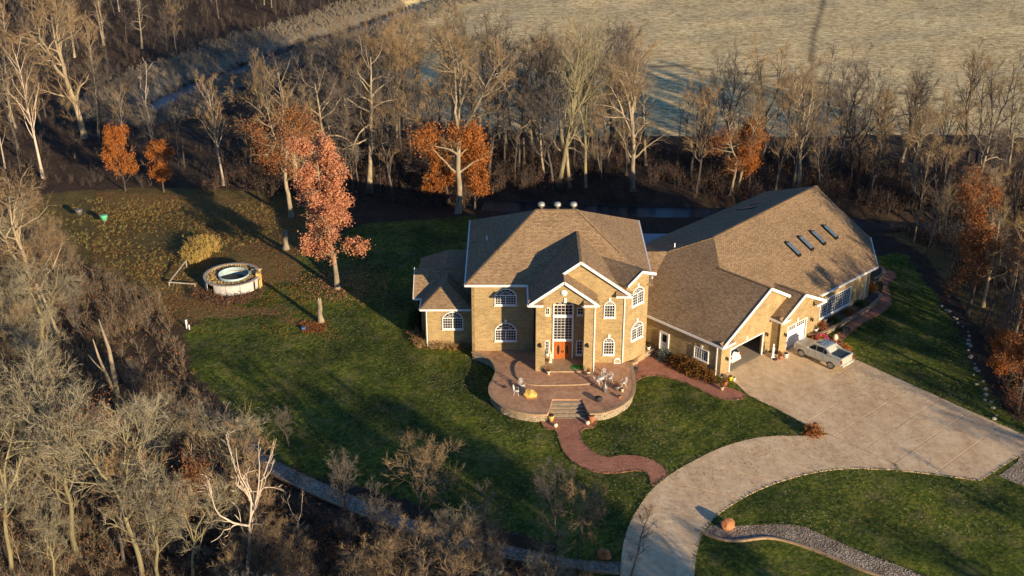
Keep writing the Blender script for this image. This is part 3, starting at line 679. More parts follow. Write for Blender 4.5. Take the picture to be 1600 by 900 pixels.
pc_ = (sum(p[0] for p in pad)/len(pad), sum(p[1] for p in pad)/len(pad)); mb = MB(); mb.plate([Vector((pc_[0]+(p[0]-pc_[0])*.99, pc_[1]+(p[1]-pc_[1])*.99, .012)) for p in pad], .1); mb.build('base', 'joint_sand', drive)
vj = [-7.85, -11.0, -14.13, -17.2, -20.3, -23.6]; cuts = [(W(0, v), Vector((-ST, CT, 0))) for v in vj]+[(W(u, 0), Vector((CT, ST, 0))) for u in (3.6, 7.6)]
slabs(drive, pad, .05, cuts, 'stamped_concrete')
outer = smooth(Gp([(1295, 679), (1253, 681), (1190, 683), (1130, 698), (1080, 722), (1046, 742), (1015, 768), (993, 800), (978, 830), (971, 862), (968, 900), (970, 960)]), False, 5)
inner = smooth(Gp([(1398, 726), (1400, 735), (1330, 733), (1270, 740), (1210, 757), (1160, 780), (1122, 806), (1101, 830), (1090, 860), (1086, 900), (1088, 960)]), False, 5)
def resample(L, n):
    d = [0]; 
    for a, b in zip(L[:-1], L[1:]): d.append(d[-1]+math.dist(a, b))
    out = []
    for k in range(n+1):
        t = d[-1]*k/n; i = max(j for j in range(len(d)) if d[j] <= t+1e-9); i = min(i, len(L)-2); f = (t-d[i])/max(1e-9, d[i+1]-d[i]); out.append((L[i][0]+(L[i+1][0]-L[i][0])*f, L[i][1]+(L[i+1][1]-L[i][1])*f))
    return out
NS = 32; oL, iL = resample(outer, NS), resample(inner, NS)
mb = MB(); mb.plate([Vector((a[0]+(b[0]-a[0])*.03, a[1]+(b[1]-a[1])*.03, .010)) for a, b in list(zip(oL, iL))+list(zip(iL, oL))[::-1]], .1); mb.build('base', 'joint_sand', drive)
for k in range(0, NS, 4):
    P = oL[k:k+5]+iL[k:k+5][::-1]; c_ = (sum(p[0] for p in P)/10, sum(p[1] for p in P)/10)
    P2 = [(c_[0]+(p[0]-c_[0])*.985, c_[1]+(p[1]-c_[1])*.985) for p in P]; mb = MB(); mb.plate([Vector((p[0], p[1], .052)) for p in P2], .14); mb.build('concrete_slab', 'stamped_concrete', drive)
sheet('gravel_patch', Gp([(1560, 744), (1590, 722), (1600, 680), (1680, 690), (1700, 760), (1600, 760)]), .03, 'pale_gravel')
sheet('walkway', smooth(Gp([(851, 640), (849, 668), (868, 674), (877, 700), (895, 722), (925, 737), (960, 740), (995, 736), (1012, 742), (1020, 760), (1044, 741), (1030, 725), (1005, 714), (975, 712), (945, 714), (920, 700), (907, 682), (912, 671), (929, 667), (930, 640)]), True, 4), .06, 'red_paver')
sheet('walkway', smooth(Gp([(984, 568), (1003, 554), (1036, 548), (1062, 572), (1095, 592), (1140, 606), (1166, 617), (1158, 624), (1135, 625), (1110, 618), (1080, 603), (1040, 590), (1012, 588), (990, 597), (984, 590)]), True, 4), .05, 'red_paver')
sheet('walkway', smooth(Gp([(1298, 534), (1315, 515), (1345, 490), (1372, 468), (1379, 447), (1372, 432), (1388, 422), (1401, 432), (1388, 447), (1394, 470), (1386, 484), (1345, 508), (1312, 534)]), True, 4), .05, 'red_paver')
# patio with a coursed retaining wall
pe = smooth(Gp([(738, 549), (755, 555), (768, 562), (776, 577), (772, 592), (766, 604), (768, 618), (783, 632), (805, 641), (832, 646), (855, 646)], .9), False, 5)
pr_ = smooth(Gp([(921, 645), (945, 643), (968, 634), (985, 620), (991, 602), (988, 580), (986, 568)], .9), False, 5)
stepL, stepR = G(863, 624, .9), G(909, 624, .9)
pat = pe+[(pe[-1][0]+.1, pe[-1][1]+.1), stepL, stepR, (pr_[0][0]-.1, pr_[0][1]+.1)]+pr_+[(12.6, 111.9), (11.1, 111.7), (11.1, 112.2), (2.4, 112.2), (2.4, 114.3), (-4.03, 114.3)]
patio = thing('patio', (5, 107, 0), None, None); kind(patio, 'structure')
mb = MB(); mb.plate([Vector((p[0], p[1], .9)) for p in pat], .3); mb.build('slab', 'patio_concrete', patio)
mb = MB(); mb.plate([Vector((p[0], p[1], .58)) for p in [(x*.995+.03, y*.998+.25) for x, y in pat]], .9); mb.build('core', 'joint_soil', patio)
edge = pe
def blocks(L, z0, rows, bh, bl, depth, parent, name='wall_block', seed=1, closed=False):
    r = random.Random(seed); tot = sum(math.dist(a, b) for a, b in zip(L[:-1], L[1:])); n = max(2, int(tot/bl)); mb = MB()
    for row in range(rows):
        R_ = resample(L, 2*n)
        for k in range(row % 2, 2*n-1, 2):
            a, b = Vector((*R_[k], 0)), Vector((*R_[min(k+2, 2*n)], 0)); d_ = b-a
            if d_.length < .05: continue
            t = d_.normalized(); nn = Vector((t.y, -t.x, 0)); c_ = (a+b)/2; off = r.uniform(-.035, .035)
            mb.box((c_.x-nn.x*(depth/2+off), c_.y-nn.y*(depth/2+off), z0+bh*(row+.5)), (d_.length-r.uniform(.015, .05), depth, bh-.018), math.atan2(t.y, t.x))
    o = mb.build(name, 'wall_stone', parent); kind(o, 'stuff'); return o
blocks(pe, -.02, 4, .19, .42, .3, patio, seed=1); blocks(pr_, -.02, 4, .19, .42, .3, patio, seed=2)
mb = MB()
for L in (pe, pr_):
    for a, b in zip(L[:-1], L[1:]): mb.beam((a[0], a[1], .84), (b[0], b[1], .84), .34, .15)
mb.build('coping', 'patio_edge', patio)
tier = smooth(Gp([(823, 561), (808, 567), (805, 578), (811, 592), (830, 600), (862, 601), (905, 600), (926, 598)], 1.05), False, 4)
tp = tier+[(7.9, 108.6), (7.9, 112.1), (2.4, 112.1), (2.4, 111.6)]
mb = MB(); mb.plate([Vector((p[0], p[1], 1.05)) for p in tp], .2); mb.build('upper_slab', 'patio_concrete', patio)
mb = MB(); [mb.beam((a[0], a[1], 1.0), (b[0], b[1], 1.0), .16, .13) for a, b in zip(tier[:-1], tier[1:])]; mb.build('coping', 'patio_edge', patio)
mb = MB(); mb.box((5.1, 110.6, 1.12), (3.76, 2.6, .16)); mb.build('stoop', 'patio_edge', patio)
for k in range(5):
    z = .9-.18*(k+1)+.0; a = k/5
    xl, xr = G(863-11*a, 624+22*a, .9-.9*a), G(909+13*a, 624+22*a, .9-.9*a); y0 = xl[1]; dd = .42
    mb = MB(); mb.box(((xl[0]+xr[0])/2, 104.2-k*.40-.12, z/2+.02), (3.1+.24*k, .62, z+.04)); s_ = mb.build('stone_step', 'step_stone', patio)
    mb = MB(); mb.box(((xl[0]+xr[0])/2, 104.2-k*.40-.14, z+.055), (3.1+.24*k, .42, .035)); mb.build('tread', 'step_tread', s_)
# low planters with curved walls
def planter(label, L, rows, mat_bed='joint_soil', z0=-.02, seed=1, bed=None):
    t = thing('planter', (L[0][0], L[0][1], 0), label, 'planter'); blocks(L, z0, rows, .17, .4, .28, t, seed=seed)
    mb = MB(); [mb.beam((a[0], a[1], z0+.17*rows+.03), (b[0], b[1], z0+.17*rows+.03), .34, .08) for a, b in zip(L[:-1], L[1:])]; mb.build('coping', 'patio_edge', t)
    if bed: mb = MB(); mb.plate([Vector((p[0], p[1], z0+.17*rows-.05)) for p in list(L)+bed], .3); mb.build('soil', mat_bed, t)
    return t
PL1 = smooth(Gp([(975, 571), (985, 567), (993, 560), (1003, 552), (1014, 547), (1022, 544)], .75), False, 4)
planter('curved tan block planter between the angled bay and the red path', PL1, 4, bed=[(14.9, 116.3), (13.5, 114.2), (11.2, 111.9)], seed=3)
PL2 = smooth(Gp([(1262, 523), (1280, 522), (1300, 513), (1325, 499), (1350, 485), (1371, 470), (1376, 461), (1366, 455)], .45), False, 4)
planter('long stone block planter under the wide hall window', PL2, 3, bed=[W(24, -.2).xy[:], W(14.4, -.3).xy[:], W(14.3, -1.2).xy[:]], seed=4)
PL3 = smooth(Gp([(1366, 436), (1376, 432), (1381, 425), (1378, 419), (1370, 416)], .6), False, 4)
planter('small rounded block planter at the far corner of the hall', PL3, 4, bed=[W(27.5, 1.8).xy[:]], seed=5)
# gravel beds with edging
def bed(pts, label_edge, edgeL, nm='gravel_bed'):
    sheet(nm, pts, .035, 'pale_gravel'); t = MB()
    for a, b in zip(edgeL[:-1], edgeL[1:]): t.beam((a[0], a[1], .08), (b[0], b[1], .08), .16, .2)
    o = t.build('edging', 'patio_edge'); tag(o, label_edge, 'edging')
b1 = smooth(Gp([(383, 681), (375, 700), (402, 728), (450, 755), (510, 783), (580, 812), (650, 838), (720, 858), (800, 876), (880, 888), (968, 898)]), False, 4)
b1t = smooth(Gp([(405, 680), (420, 702), (465, 726), (530, 756), (600, 785), (670, 810), (740, 832), (820, 850), (900, 868), (970, 870)]), False, 4)
b1t = [(b_[0]+(a_[0]-b_[0])*.28, b_[1]+(a_[1]-b_[1])*.28) for a_, b_ in zip(b1[:1]+resample(b1, len(b1t)-2)[1:]+b1[-1:], b1t)]
bed(b1+b1t[::-1], 'long stone edging of the gravel bed below the left lawn', b1)
b2t = smooth(Gp([(1100, 826), (1118, 820), (1150, 822), (1200, 820), (1250, 822), (1300, 842), (1350, 864), (1420, 890), (1500, 925)]), False, 4)
b2 = smooth(Gp([(1092, 832), (1130, 845), (1160, 846), (1200, 842), (1240, 850), (1290, 868), (1350, 893), (1420, 915)]), False, 4)
bed(b2+b2t[::-1], 'stone edging of the gravel bed right of the curving drive', b2)

# ------------------------------------------------------------------ trees
class Tri:
    # triangle soup for thin wood and leaves
    def __init__(s): s.V = []; s.F = []
    def tube(s, P, R, k):
        P = np.asarray(P, float); n = len(P); d = P[-1]-P[0]; d /= (np.linalg.norm(d)+1e-9)
        ref = np.array([0, 0, 1.]) if abs(d[2]) < .9 else np.array([1., 0, 0])
        a = np.cross(d, ref); a /= np.linalg.norm(a); b = np.cross(d, a)
        t = np.arange(k)*2*math.pi/k; ring = np.outer(np.cos(t), a)+np.outer(np.sin(t), b)
        o = len(s.V)
        for i in range(n): s.V.extend((P[i]+ring*R[i]).tolist())
        for i in range(n-1):
            for j in range(k):
                j2 = (j+1) % k; p, q, r_, u = o+i*k+j, o+(i+1)*k+j, o+(i+1)*k+j2, o+i*k+j2
                s.F.append((p, q, r_)); s.F.append((p, r_, u))
    def spike(s, p, q, wd, rs):
        d = q-p; a = np.cross(d, rs.normal(size=3)); a *= wd/(np.linalg.norm(a)+1e-9); o = len(s.V)
        s.V.extend([(p-a).tolist(), (p+a).tolist(), q.tolist()]); s.F.append((o, o+1, o+2))
def rot_about(d, ang, az, rs):
    a = np.cross(d, [0, 0, 1.]); n_ = np.linalg.norm(a); a = a/n_ if n_ > .05 else np.array([1., 0, 0]); b = np.cross(d, a)
    return d*math.cos(ang)+(a*math.cos(az)+b*math.sin(az))*math.sin(ang)
def make_tree(name, seed, barkm, twigm, H=16, trunk_r=.28, forks=1, spread=.75, up=.25, wig=.12, first=.25, n1=13, n2=8, n3=6, n4=5, crownw=.42, leaves=None, leafn=0, leaf_zone=(0, 1), lsize=.16, l3=.30, tr=.0085, twist=0):
    rs = np.random.RandomState(seed); wood = Tri(); tw = Tri(); tips = []
    def walk(p, d, L, r0, r1, seg, wg, upf):
        P = [p.copy()]; R = [r0]
        for i in range(seg):
            d = d+rs.normal(size=3)*wg+np.array([0, 0, upf]); d /= np.linalg.norm(d); p = p+d*L/seg; P.append(p.copy()); R.append(r0+(r1-r0)*(i+1)/seg)
        return P, R, d
    def at(P, t):
        x = t*(len(P)-1); i = min(int(x), len(P)-2); return P[i]+(P[i+1]-P[i])*(x-i)
    stems = []
    th = H*(.42 if forks > 1 else .92)
    P, R, d = walk(np.zeros(3), np.array([rs.normal()*.06, rs.normal()*.06, 1]), th, trunk_r, trunk_r*(.62 if forks > 1 else .12), 9, wig*.45, .05)
    R[0] *= 1.35; wood.tube(P, R, 8); stems.append((P, R, H*crownw))
    if forks > 1:
        for k in range(forks):
            az = 2*math.pi*k/forks+rs.uniform(-.5, .5); dd = rot_about(d, rs.uniform(.22, .5)*(spread+.3), az, rs)
            P2, R2, _ = walk(P[-1], dd, H*rs.uniform(.46, .58), trunk_r*.52, trunk_r*.09, 9, wig, .05+up*.3); wood.tube(P2, R2, 6); stems.append((P2, R2, H*crownw*.8))
    for si, (P, R, cw) in enumerate(stems):
        main = si == 0; nn = n1 if (forks == 1) else (n1//3 if main else int(n1*.75))
        for i in range(nn):
            t = (first+(.98-first)*(i+rs.uniform(0, .9))/nn) if (main or forks == 1) else rs.uniform(.12, .98)
            if main and forks > 1: t = rs.uniform(.5, .95)
            p = at(P, t); base = P[min(int(t*(len(P)-1))+1, len(P)-1)]-P[int(t*(len(P)-1)) if t < 1 else -2]; base = base/np.linalg.norm(base)
            ang = spread*rs.uniform(.75, 1.25); L = cw*(1.05-t*.55)*rs.uniform(.65, 1.15); rr_ = min(R[int(t*(len(R)-1))]*.62, trunk_r*.38)
            B1, Q1, _ = walk(p, rot_about(base, ang, i*2.4+rs.uniform(-.5, .5), rs), L, rr_, .02, 6, wig*1.2, up*.16); wood.tube(B1, Q1, 5)
            for j in range(n2):
                t2 = rs.uniform(.2, 1); q = at(B1, t2); k_ = min(int(t2*6), 5); b2 = B1[k_+1]-B1[k_]; b2 = b2/np.linalg.norm(b2)
                L2 = L*rs.uniform(.28, .5)*(1.15-t2*.5)
                B2, Q2, _ = walk(q, rot_about(b2, rs.uniform(.4, .95), rs.uniform(0, 6.28), rs), L2, max(.016, Q1[k_]*.5), .011, 3, wig*1.4, up*.18); tw.tube(B2, Q2, 3)
                for m_ in range(n3):
                    t3 = rs.uniform(.15, 1); q3 = at(B2, t3); b3 = B2[-1]-B2[0]; b3 = b3/(np.linalg.norm(b3)+1e-6)
                    L3 = max(.5, L2*rs.uniform(.35, .65)); d3 = rot_about(b3, rs.uniform(.3, .9), rs.uniform(0, 6.28), rs); d3[2] += up*.4; d3 /= np.linalg.norm(d3)
                    e3 = q3+d3*L3; tw.spike(q3, e3, tr*1.25, rs); tips.append((q3+d3*L3*.5)); tips.append(e3)
                    for x in range(n4):
                        q4 = q3+d3*L3*rs.uniform(.2, .95); d4 = rot_about(d3, rs.uniform(.3, .9), rs.uniform(0, 6.28), rs); tw.spike(q4, q4+d4*max(.25, L3*rs.uniform(.3, .6)), tr*.85, rs)
    root = bpy.data.objects.new(name, None); root.empty_display_size = .5; C.objects.link(root)
    for nm, T, mt in (('trunk', wood, barkm), ('crown', tw, twigm)):
        if not T.F: continue
        me = npmesh(nm, T.V, T.F, mt); me.shade_smooth() if nm == 'trunk' else None
        o = bpy.data.objects.new(nm, me); C.objects.link(o); o.parent = root
    if leaves and leafn:
        tp = np.array(tips); zz = tp[:, 2]/H; tp = tp[(zz >= leaf_zone[0]) & (zz <= leaf_zone[1])]
        cl_ = rs.uniform(size=3); f = np.sin(tp[:, 0]*1.1+cl_[0]*9)+np.sin(tp[:, 1]*1.2+cl_[1]*9)+np.sin(tp[:, 2]*1.0+cl_[2]*9)
        tp = tp[f > -.55]; idx = rs.randint(0, len(tp), leafn)
        me = npmesh('foliage', *leafquads(tp[idx]+rs.normal(size=(leafn, 3))*l3, lsize, rs), leaves)
        o = bpy.data.objects.new('foliage', me); C.objects.link(o); o.parent = root
    return root
def leafquads(P, size, rs):
    n = len(P); a = rs.normal(size=(n, 3)); a /= np.linalg.norm(a, axis=1)[:, None]; b = np.cross(a, rs.normal(size=(n, 3))); b /= np.linalg.norm(b, axis=1)[:, None]
    s = (size*rs.uniform(.55, 1.3, n))[:, None]; V = np.stack([P-a*s, P-b*s*.6, P+a*s, P+b*s*.6], 1).reshape(-1, 3)
    return V, np.arange(4*n).reshape(-1, 4)
PRO = {}
def proto(k, **kw): PRO[k] = (make_tree(kw.pop('name', 'bare_tree'), **kw), kw.get('H', 16)); PRO[k][0]['_u'] = 0
proto('tall1', seed=11, barkm='bark_yellow', twigm='twig_yellow', H=22, trunk_r=.36, forks=4, spread=.62, up=.55, wig=.10, n1=17, n2=7, n4=4, crownw=.36)
proto('tall2', seed=12, barkm='bark_pale', twigm='twig_tan', H=20, trunk_r=.32, forks=2, spread=.6, up=.6, wig=.11, n1=16, crownw=.36)
proto('oak1', seed=13, barkm='bark_pale', twigm='twig_tan', H=18, trunk_r=.42, forks=3, spread=.85, up=.2, wig=.19, n1=15, n2=9, crownw=.42, name='bare_oak')
proto('oak2', seed=14, barkm='bark_pale', twigm='twig_grey', H=17, trunk_r=.4, forks=1, spread=1.0, up=.15, wig=.18, n1=17, n2=9, crownw=.44, first=.3, name='bare_oak')
proto('birch', seed=15, barkm='bark_white', twigm='twig_tan', H=18, trunk_r=.20, forks=1, spread=.55, up=.7, wig=.07, n1=19, crownw=.36, first=.3, name='pale_tree')
proto('grey1', seed=16, barkm='bark_grey', twigm='twig_grey', H=15, trunk_r=.2, forks=1, spread=.7, up=.5, n1=15, n3=5, n4=4, crownw=.36)
proto('grey2', seed=17, barkm='bark_grey', twigm='twig_tan', H=14, trunk_r=.22, forks=2, spread=.75, up=.4, n1=14, n3=5, n4=4, crownw=.36)
proto('grey3', seed=18, barkm='bark_grey', twigm='twig_grey', H=12, trunk_r=.15, forks=3, spread=.7, up=.6, n1=13, n3=5, n4=4, crownw=.34, first=.15)
proto('thin1', seed=19, barkm='bark_grey', twigm='twig_grey', H=13, trunk_r=.11, forks=1, spread=.5, up=.6, n1=12, n2=5, n3=4, n4=3, crownw=.22, name='slender_tree')
proto('thin2', seed=20, barkm='bark_pale', twigm='twig_tan', H=12, trunk_r=.10, forks=1, spread=.5, up=.7, n1=12, n2=5, n3=4, n4=3, crownw=.2, name='slender_tree')
proto('multi1', seed=21, barkm='bark_yellow', twigm='twig_yellow', H=11, trunk_r=.15, forks=4, spread=.85, up=.42, wig=.16, n1=14, n2=7, n3=5, n4=3, crownw=.40, first=.1)
proto('multi2', seed=22, barkm='bark_grey', twigm='twig_tan', H=9, trunk_r=.13, forks=4, spread=.95, up=.35, wig=.18, n1=13, n2=7, n3=5, n4=3, crownw=.40, first=.1)
proto('pinkoak', seed=23, barkm='bark_pale', twigm='twig_tan', H=17.9, trunk_r=.30, forks=1, spread=.95, up=.15, wig=.12, n1=26, n2=8, n3=4, n4=1, crownw=.26, first=.20, leaves='leaf_pink', leafn=30000, lsize=.115, l3=.30, name='oak_tree')
proto('rustoak', seed=24, barkm='bark_grey', twigm='twig_tan', H=14, trunk_r=.26, forks=1, spread=1.0, up=.12, wig=.13, n1=20, n2=8, n3=4, n4=1, crownw=.34, first=.2, leaves='leaf_rust', leafn=14000, lsize=.105, l3=.34, name='oak_tree')
proto('sparseoak', seed=34, barkm='bark_pale', twigm='twig_tan', H=16, trunk_r=.28, forks=2, spread=.95, up=.2, wig=.15, n1=20, n2=8, n3=4, n4=2, crownw=.38, leaves='leaf_rust', leafn=6500, leaf_zone=(.15, .75), lsize=.11, l3=.4, name='oak_tree')
proto('orangeoak', seed=25, barkm='bark_grey', twigm='twig_tan', H=8, trunk_r=.13, forks=1, spread=.8, up=.3, wig=.12, n1=15, n2=6, n3=3, n4=1, crownw=.42, first=.12, leaves='leaf_orange', leafn=8500, lsize=.105, l3=.24, name='oak_tree')
proto('skirtoak', seed=26, barkm='bark_pale', twigm='twig_tan', H=22, trunk_r=.42, forks=3, spread=.85, up=.25, wig=.15, n1=27, n2=8, crownw=.33, leaves='leaf_orange', leafn=6500, leaf_zone=(.12, .46), lsize=.12, l3=.5, name='bare_oak')
proto('snag1', seed=27, barkm='bark_white', twigm='bark_white', H=13, trunk_r=.21, forks=3, spread=.7, up=.5, wig=.2, n1=7, n2=3, n3=1, n4=0, crownw=.3, tr=.03, name='dead_tree')
proto('snag2', seed=28, barkm='bark_white', twigm='bark_white', H=11, trunk_r=.16, forks=2, spread=.6, up=.6, wig=.16, n1=6, n2=3, n3=1, n4=0, crownw=.24, tr=.03, name='dead_tree')
proto('dropleaf', seed=29, barkm='bark_yellow', twigm='twig_yellow', H=10, trunk_r=.15, forks=3, spread=.7, up=.5, n1=14, n2=7, n3=4, n4=2, crownw=.36, first=.1, leaves='leaf_rust', leafn=3200, lsize=.10, l3=.4, name='oak_tree')
def tree(k, x, y, H=None, rz=0, label=None, cat='tree', group=None, z=None, wide=1.0, lean=None):
    o, h0 = PRO[k]; s = (H or h0)/h0; z = hz(x, y)-.05 if z is None else z
    if o['_u'] == 0: o['_u'] = 1; c = o
    else:
        c = o.copy(); C.objects.link(c)
        for ch in o.children: d = ch.copy(); C.objects.link(d); d.parent = c
    c.location = (x, y, z); c.rotation_euler = (lean[0] if lean else 0, lean[1] if lean else 0, rz); c.scale = (s*wide, s*wide, s)
    for q in ('label', 'category', 'group'):
        if q in c: del c[q]
    return tag(c, label, cat, group)
def ptree(k, base, top, rz, label, wide=1.0, z=None, lean=None, group=None):
    x, y = G(*base); zz = hz(x, y); x, y = G(base[0], base[1], zz); return tree(k, x, y, HT(base, top, zz)-zz, rz, label, wide=wide, lean=lean, group=group)
ptree('pinkoak', (527, 451), (515, 212), .4, 'tall oak full of pinkish orange leaves on the lawn left of the house')
ptree('birch', (67, 278), (35, 62), 1, 'slender pale trunked tree at the upper left edge of the woods')
ptree('oak1', (132, 215), (135, -20), 2, 'tall crooked yellowish oak at the upper left', wide=.9)
ptree('snag2', (238, 218), (214, 88), 0, 'pale broken topped dead tree in the upper left woods')
ptree('orangeoak', (196, 298), (204, 198), 0, 'small orange leaved oak, left one of the pair at the meadow edge', wide=.8)
ptree('orangeoak', (256, 300), (262, 222), 2, 'bright orange leaved oak, right one of the pair at the meadow edge', wide=1.05)
ptree('sparseoak', (455, 338), (470, 120), 1, 'rust leaved oak just behind the tall pink leaved oak', wide=1.0)
ptree('oak2', (470, 300), (490, 90), 4, 'tan limbed oak rising above the rust leaved oak')
ptree('oak2', (578, 300), (588, 72), 1.5, 'wide bare oak between the pink leaved oak and the skirted oak', wide=.85)
ptree('skirtoak', (716, 332), (702, 28), .5, 'large tan oak with a skirt of orange leaves behind the house roof', wide=.85)
ptree('orangeoak', (742, 326), (738, 222), 5, 'low orange leaved oak right under the skirted oak', wide=.95)
ptree('orangeoak', (684, 322), (684, 232), 3, 'low orange leaved oak left of the skirted oak trunk', wide=.9)
ptree('tall1', (873, 296), (880, 12), 1, 'very tall yellow green tree with upswept limbs behind the roof ridge', wide=.9)
ptree('tall1', (915, 300), (925, 70), 3, 'second upswept yellow tree standing close right of the tallest one', wide=.7)
ptree('oak1', (988, 312), (985, 98), .6, 'bare oak with rounded crown above the right end of the main roof', wide=.8)
ptree('tall2', (1150, 300), (1075, 100), 2, 'bare tree leaning left above the garage ridge', wide=.8, lean=(0, -.22))
ptree('sparseoak', (1140, 318), (1140, 178), 3, 'rust orange oak behind the hall roof', wide=.95)
ptree('orangeoak', (1170, 300), (1170, 185), 1, 'sparse orange leaved tree beside the leaning tree behind the hall', wide=.8)
ptree('tall2', (1245, 300), (1252, 82), .9, 'big pale many limbed tree right behind the hall roof peak', wide=1.1)
ptree('multi2', (1338, 285), (1340, 148), .9, 'purplish grey fine twigged tree right of the big pale tree', wide=1.2)
ptree('oak1', (1425, 330), (1420, 165), 2.4, 'knotted tan oak above the far corner of the hall', wide=.8)
ptree('oak2', (1512, 350), (1505, 160), .2, 'tan oak with short twisted limbs at the right of the field edge', wide=.8)
ptree('rustoak', (1511, 492), (1500, 292), .8, 'rust leaved oak with pale trunk right of the hall', wide=.85)
ptree('tall2', (1583, 545), (1585, 268), 3.3, 'tall pale trunked tree at the right edge of the photo', wide=.6)
ptree('rustoak', (1590, 640), (1590, 470), 2.2, 'orange leaved oak at the right edge beside the drive', wide=.9)
ptree('orangeoak', (1560, 600), (1560, 520), 1.2, 'small orange leaved oak next to the row of white stones')
ptree('oak1', (85, 520), (190, 270), 2.2, 'large leaning oak on the left with limbs reaching right', wide=1.0, lean=(0, .18))
ptree('multi1', (20, 905), (25, 590), 2, 'tall pale stemmed tree in the bottom left corner', wide=.8)
ptree('multi1', (120, 870), (110, 560), 0, 'broad many stemmed yellow barked tree near the bottom left', wide=1.0)
ptree('multi1', (225, 905), (250, 620), 4, 'yellow barked tree with upswept twigs left of the dead white trees', wide=1.0)
ptree('dropleaf', (175, 760), (190, 600), 4, 'half bare oak with rusty leaves right of the many stemmed tree', wide=1.3)
ptree('snag1', (388, 905), (375, 672), 5.5, 'bleached dead tree with bent white limbs, left of the bleached pair', wide=.8)
ptree('snag2', (408, 872), (405, 662), 1.5, 'upright bleached dead tree, right of the bleached pair', wide=.9)
ptree('snag2', (467, 850), (460, 762), 2.5, 'short bleached dead tree near the gravel bed')
ptree('multi2', (655, 832), (652, 686), .3, 'bare spreading tree standing at the gravel bed edge', wide=1.0)
ptree('grey3', (556, 846), (545, 712), 1.3, 'bare pale tree left of the spreading tree at the gravel bed', wide=.9)
ptree('grey3', (868, 858), (850, 712), 3, 'bare grey tree in front of the lower lawn', wide=.9)
ptree('multi2', (905, 870), (890, 745), 5, 'pale bare tree near the boulder by the drive', wide=.8)
ptree('thin2', (985, 905), (985, 770), 0, 'small bare tree in front of the curving drive', wide=1.6)
ptree('thin1', (760, 865), (752, 745), 0, 'slender bare tree beside the gravel bed', wide=1.7)
ptree('grey3', (452, 700), (455, 640), 1, 'small bare sapling standing on the lawn above the gravel bed', wide=1.1)
ptree('grey3', (230, 640), (225, 560), 2, 'small grey sapling at the left lawn edge', wide=1)
# woods: every trunk its own tree
rnd = random.Random(77)
def project(x, y, z=0):
    dz = z-CH; f = y*math.cos(PITCH)-dz*math.sin(PITCH); return (800+FL*x/f, 450-FL*(y*math.sin(PITCH)+dz*math.cos(PITCH))/f)
def woods(n, box, pxpoly, kinds, hr, label, group, mind=2.6, avoid=None, wide=(.8, 1.2)):
    pts = []; tries = 0
    while len(pts) < n and tries < n*60:
        tries += 1; x, y = rnd.uniform(box[0], box[1]), rnd.uniform(box[2], box[3]); q = project(x, y, hz(x, y))
        if not inpoly(q[0], q[1], pxpoly): continue
        if any((x-a)**2+(y-b)**2 < mind*mind for a, b in pts): continue
        if avoid and avoid(x, y): continue
        pts.append((x, y)); k = rnd.choice(kinds); h_ = rnd.uniform(*hr); o = tree(k, x, y, h_, rnd.uniform(0, 6.28), label, group=group, wide=rnd.uniform(*wide)); WOOD.append((o, k, h_/hr[1], q[0], q[1], label, group))
    return pts
WOOD = []
LOOK = dict(grey1='straight grey', grey2='forked grey', grey3='bushy grey', thin1='slender grey', thin2='slender pale', oak2='broad pale', birch='white trunked', tall2='tall pale forked', multi1='yellowish', multi2='low spreading', dropleaf='rusty leaved')
ORD = 'first second third fourth fifth sixth seventh eighth ninth tenth eleventh twelfth thirteenth fourteenth fifteenth sixteenth seventeenth eighteenth nineteenth twentieth'.split()
def name_woods(places):
    cells = {}
    for o, k, h_, x, y, lb, g_ in WOOD:
        pl = next((t for (x0, y0, x1, y1, t) in places if x0 <= x < x1 and y0 <= y < y1), lb.split(' tree ')[-1])
        cells.setdefault((pl, k), []).append((x, y, o))
    for (pl, k), L in cells.items():
        L.sort(key=lambda e: e[0])
        for i, (x, y, o) in enumerate(L):
            o['label'] = (LOOK[k]+' tree '+pl) if len(L) == 1 else '%s from left of %s trees %s' % (ORD[min(i, 19)], LOOK[k], pl)
def near_creek(x, y, r=8): return float(dist_line(np.array([x]), np.array([y]), CREEK)[0]) < r or float(dist_line(np.array([x]), np.array([y]), POND)[0]) < 4.5
def creek_view(x, y):
    # the low open ground on the near side of the creek
    q = project(x, y, hz(x, y)); cy_ = 112-(q[0]-300)*.33
    return near_creek(x, y) or (285 < q[0] < 650 and -6 < q[1]-cy_ < (130 if q[0] < 520 else 95))
bare = ['grey1', 'grey2', 'grey3', 'grey1', 'thin1', 'grey3', 'grey2', 'thin1', 'oak2']
woods(120, (-32, 82, 150, 200), [(420, 210), (640, 205), (900, 225), (1300, 240), (1600, 265), (1750, 280), (1750, 390), (1400, 335), (1300, 318), (1000, 330), (700, 318), (420, 325)], bare, (11, 19), 'grey bare tree in the dark woods belt behind the house', 'bare trees in the woods behind the house', 2.4, near_creek, (.7, 1.05))
woods(26, (-40, 30, 180, 202), [(540, 190), (1010, 205), (1010, 232), (540, 225)], ['grey2', 'grey1', 'tall2', 'grey3'], (15, 20), 'tall bare tree at the field edge of the woods belt', 'bare trees in the woods behind the house', 2.2, near_creek, (.9, 1.15))
woods(135, (-120, -22, 158, 300), [(-120, -60), (300, -60), (620, -80), (560, 20), (250, 120), (420, 210), (470, 300), (60, 280), (-60, 330), (-120, 300)], bare+['birch', 'tall2'], (9, 17), 'bare tree in the shaded woods at the upper left', 'bare trees in the upper left woods', 2.8, creek_view, (.7, 1.1))
woods(48, (28, 95, 90, 172), [(1395, 380), (1420, 385), (1540, 560), (1575, 650), (1850, 690), (1750, 370), (1500, 350)], ['grey1', 'grey2', 'grey3', 'thin2', 'dropleaf', 'dropleaf', 'oak2'], (8, 14), 'bare tree in the brown woods right of the hall lawn', 'trees in the right hand woods', 2.2, None, (.8, 1.1))
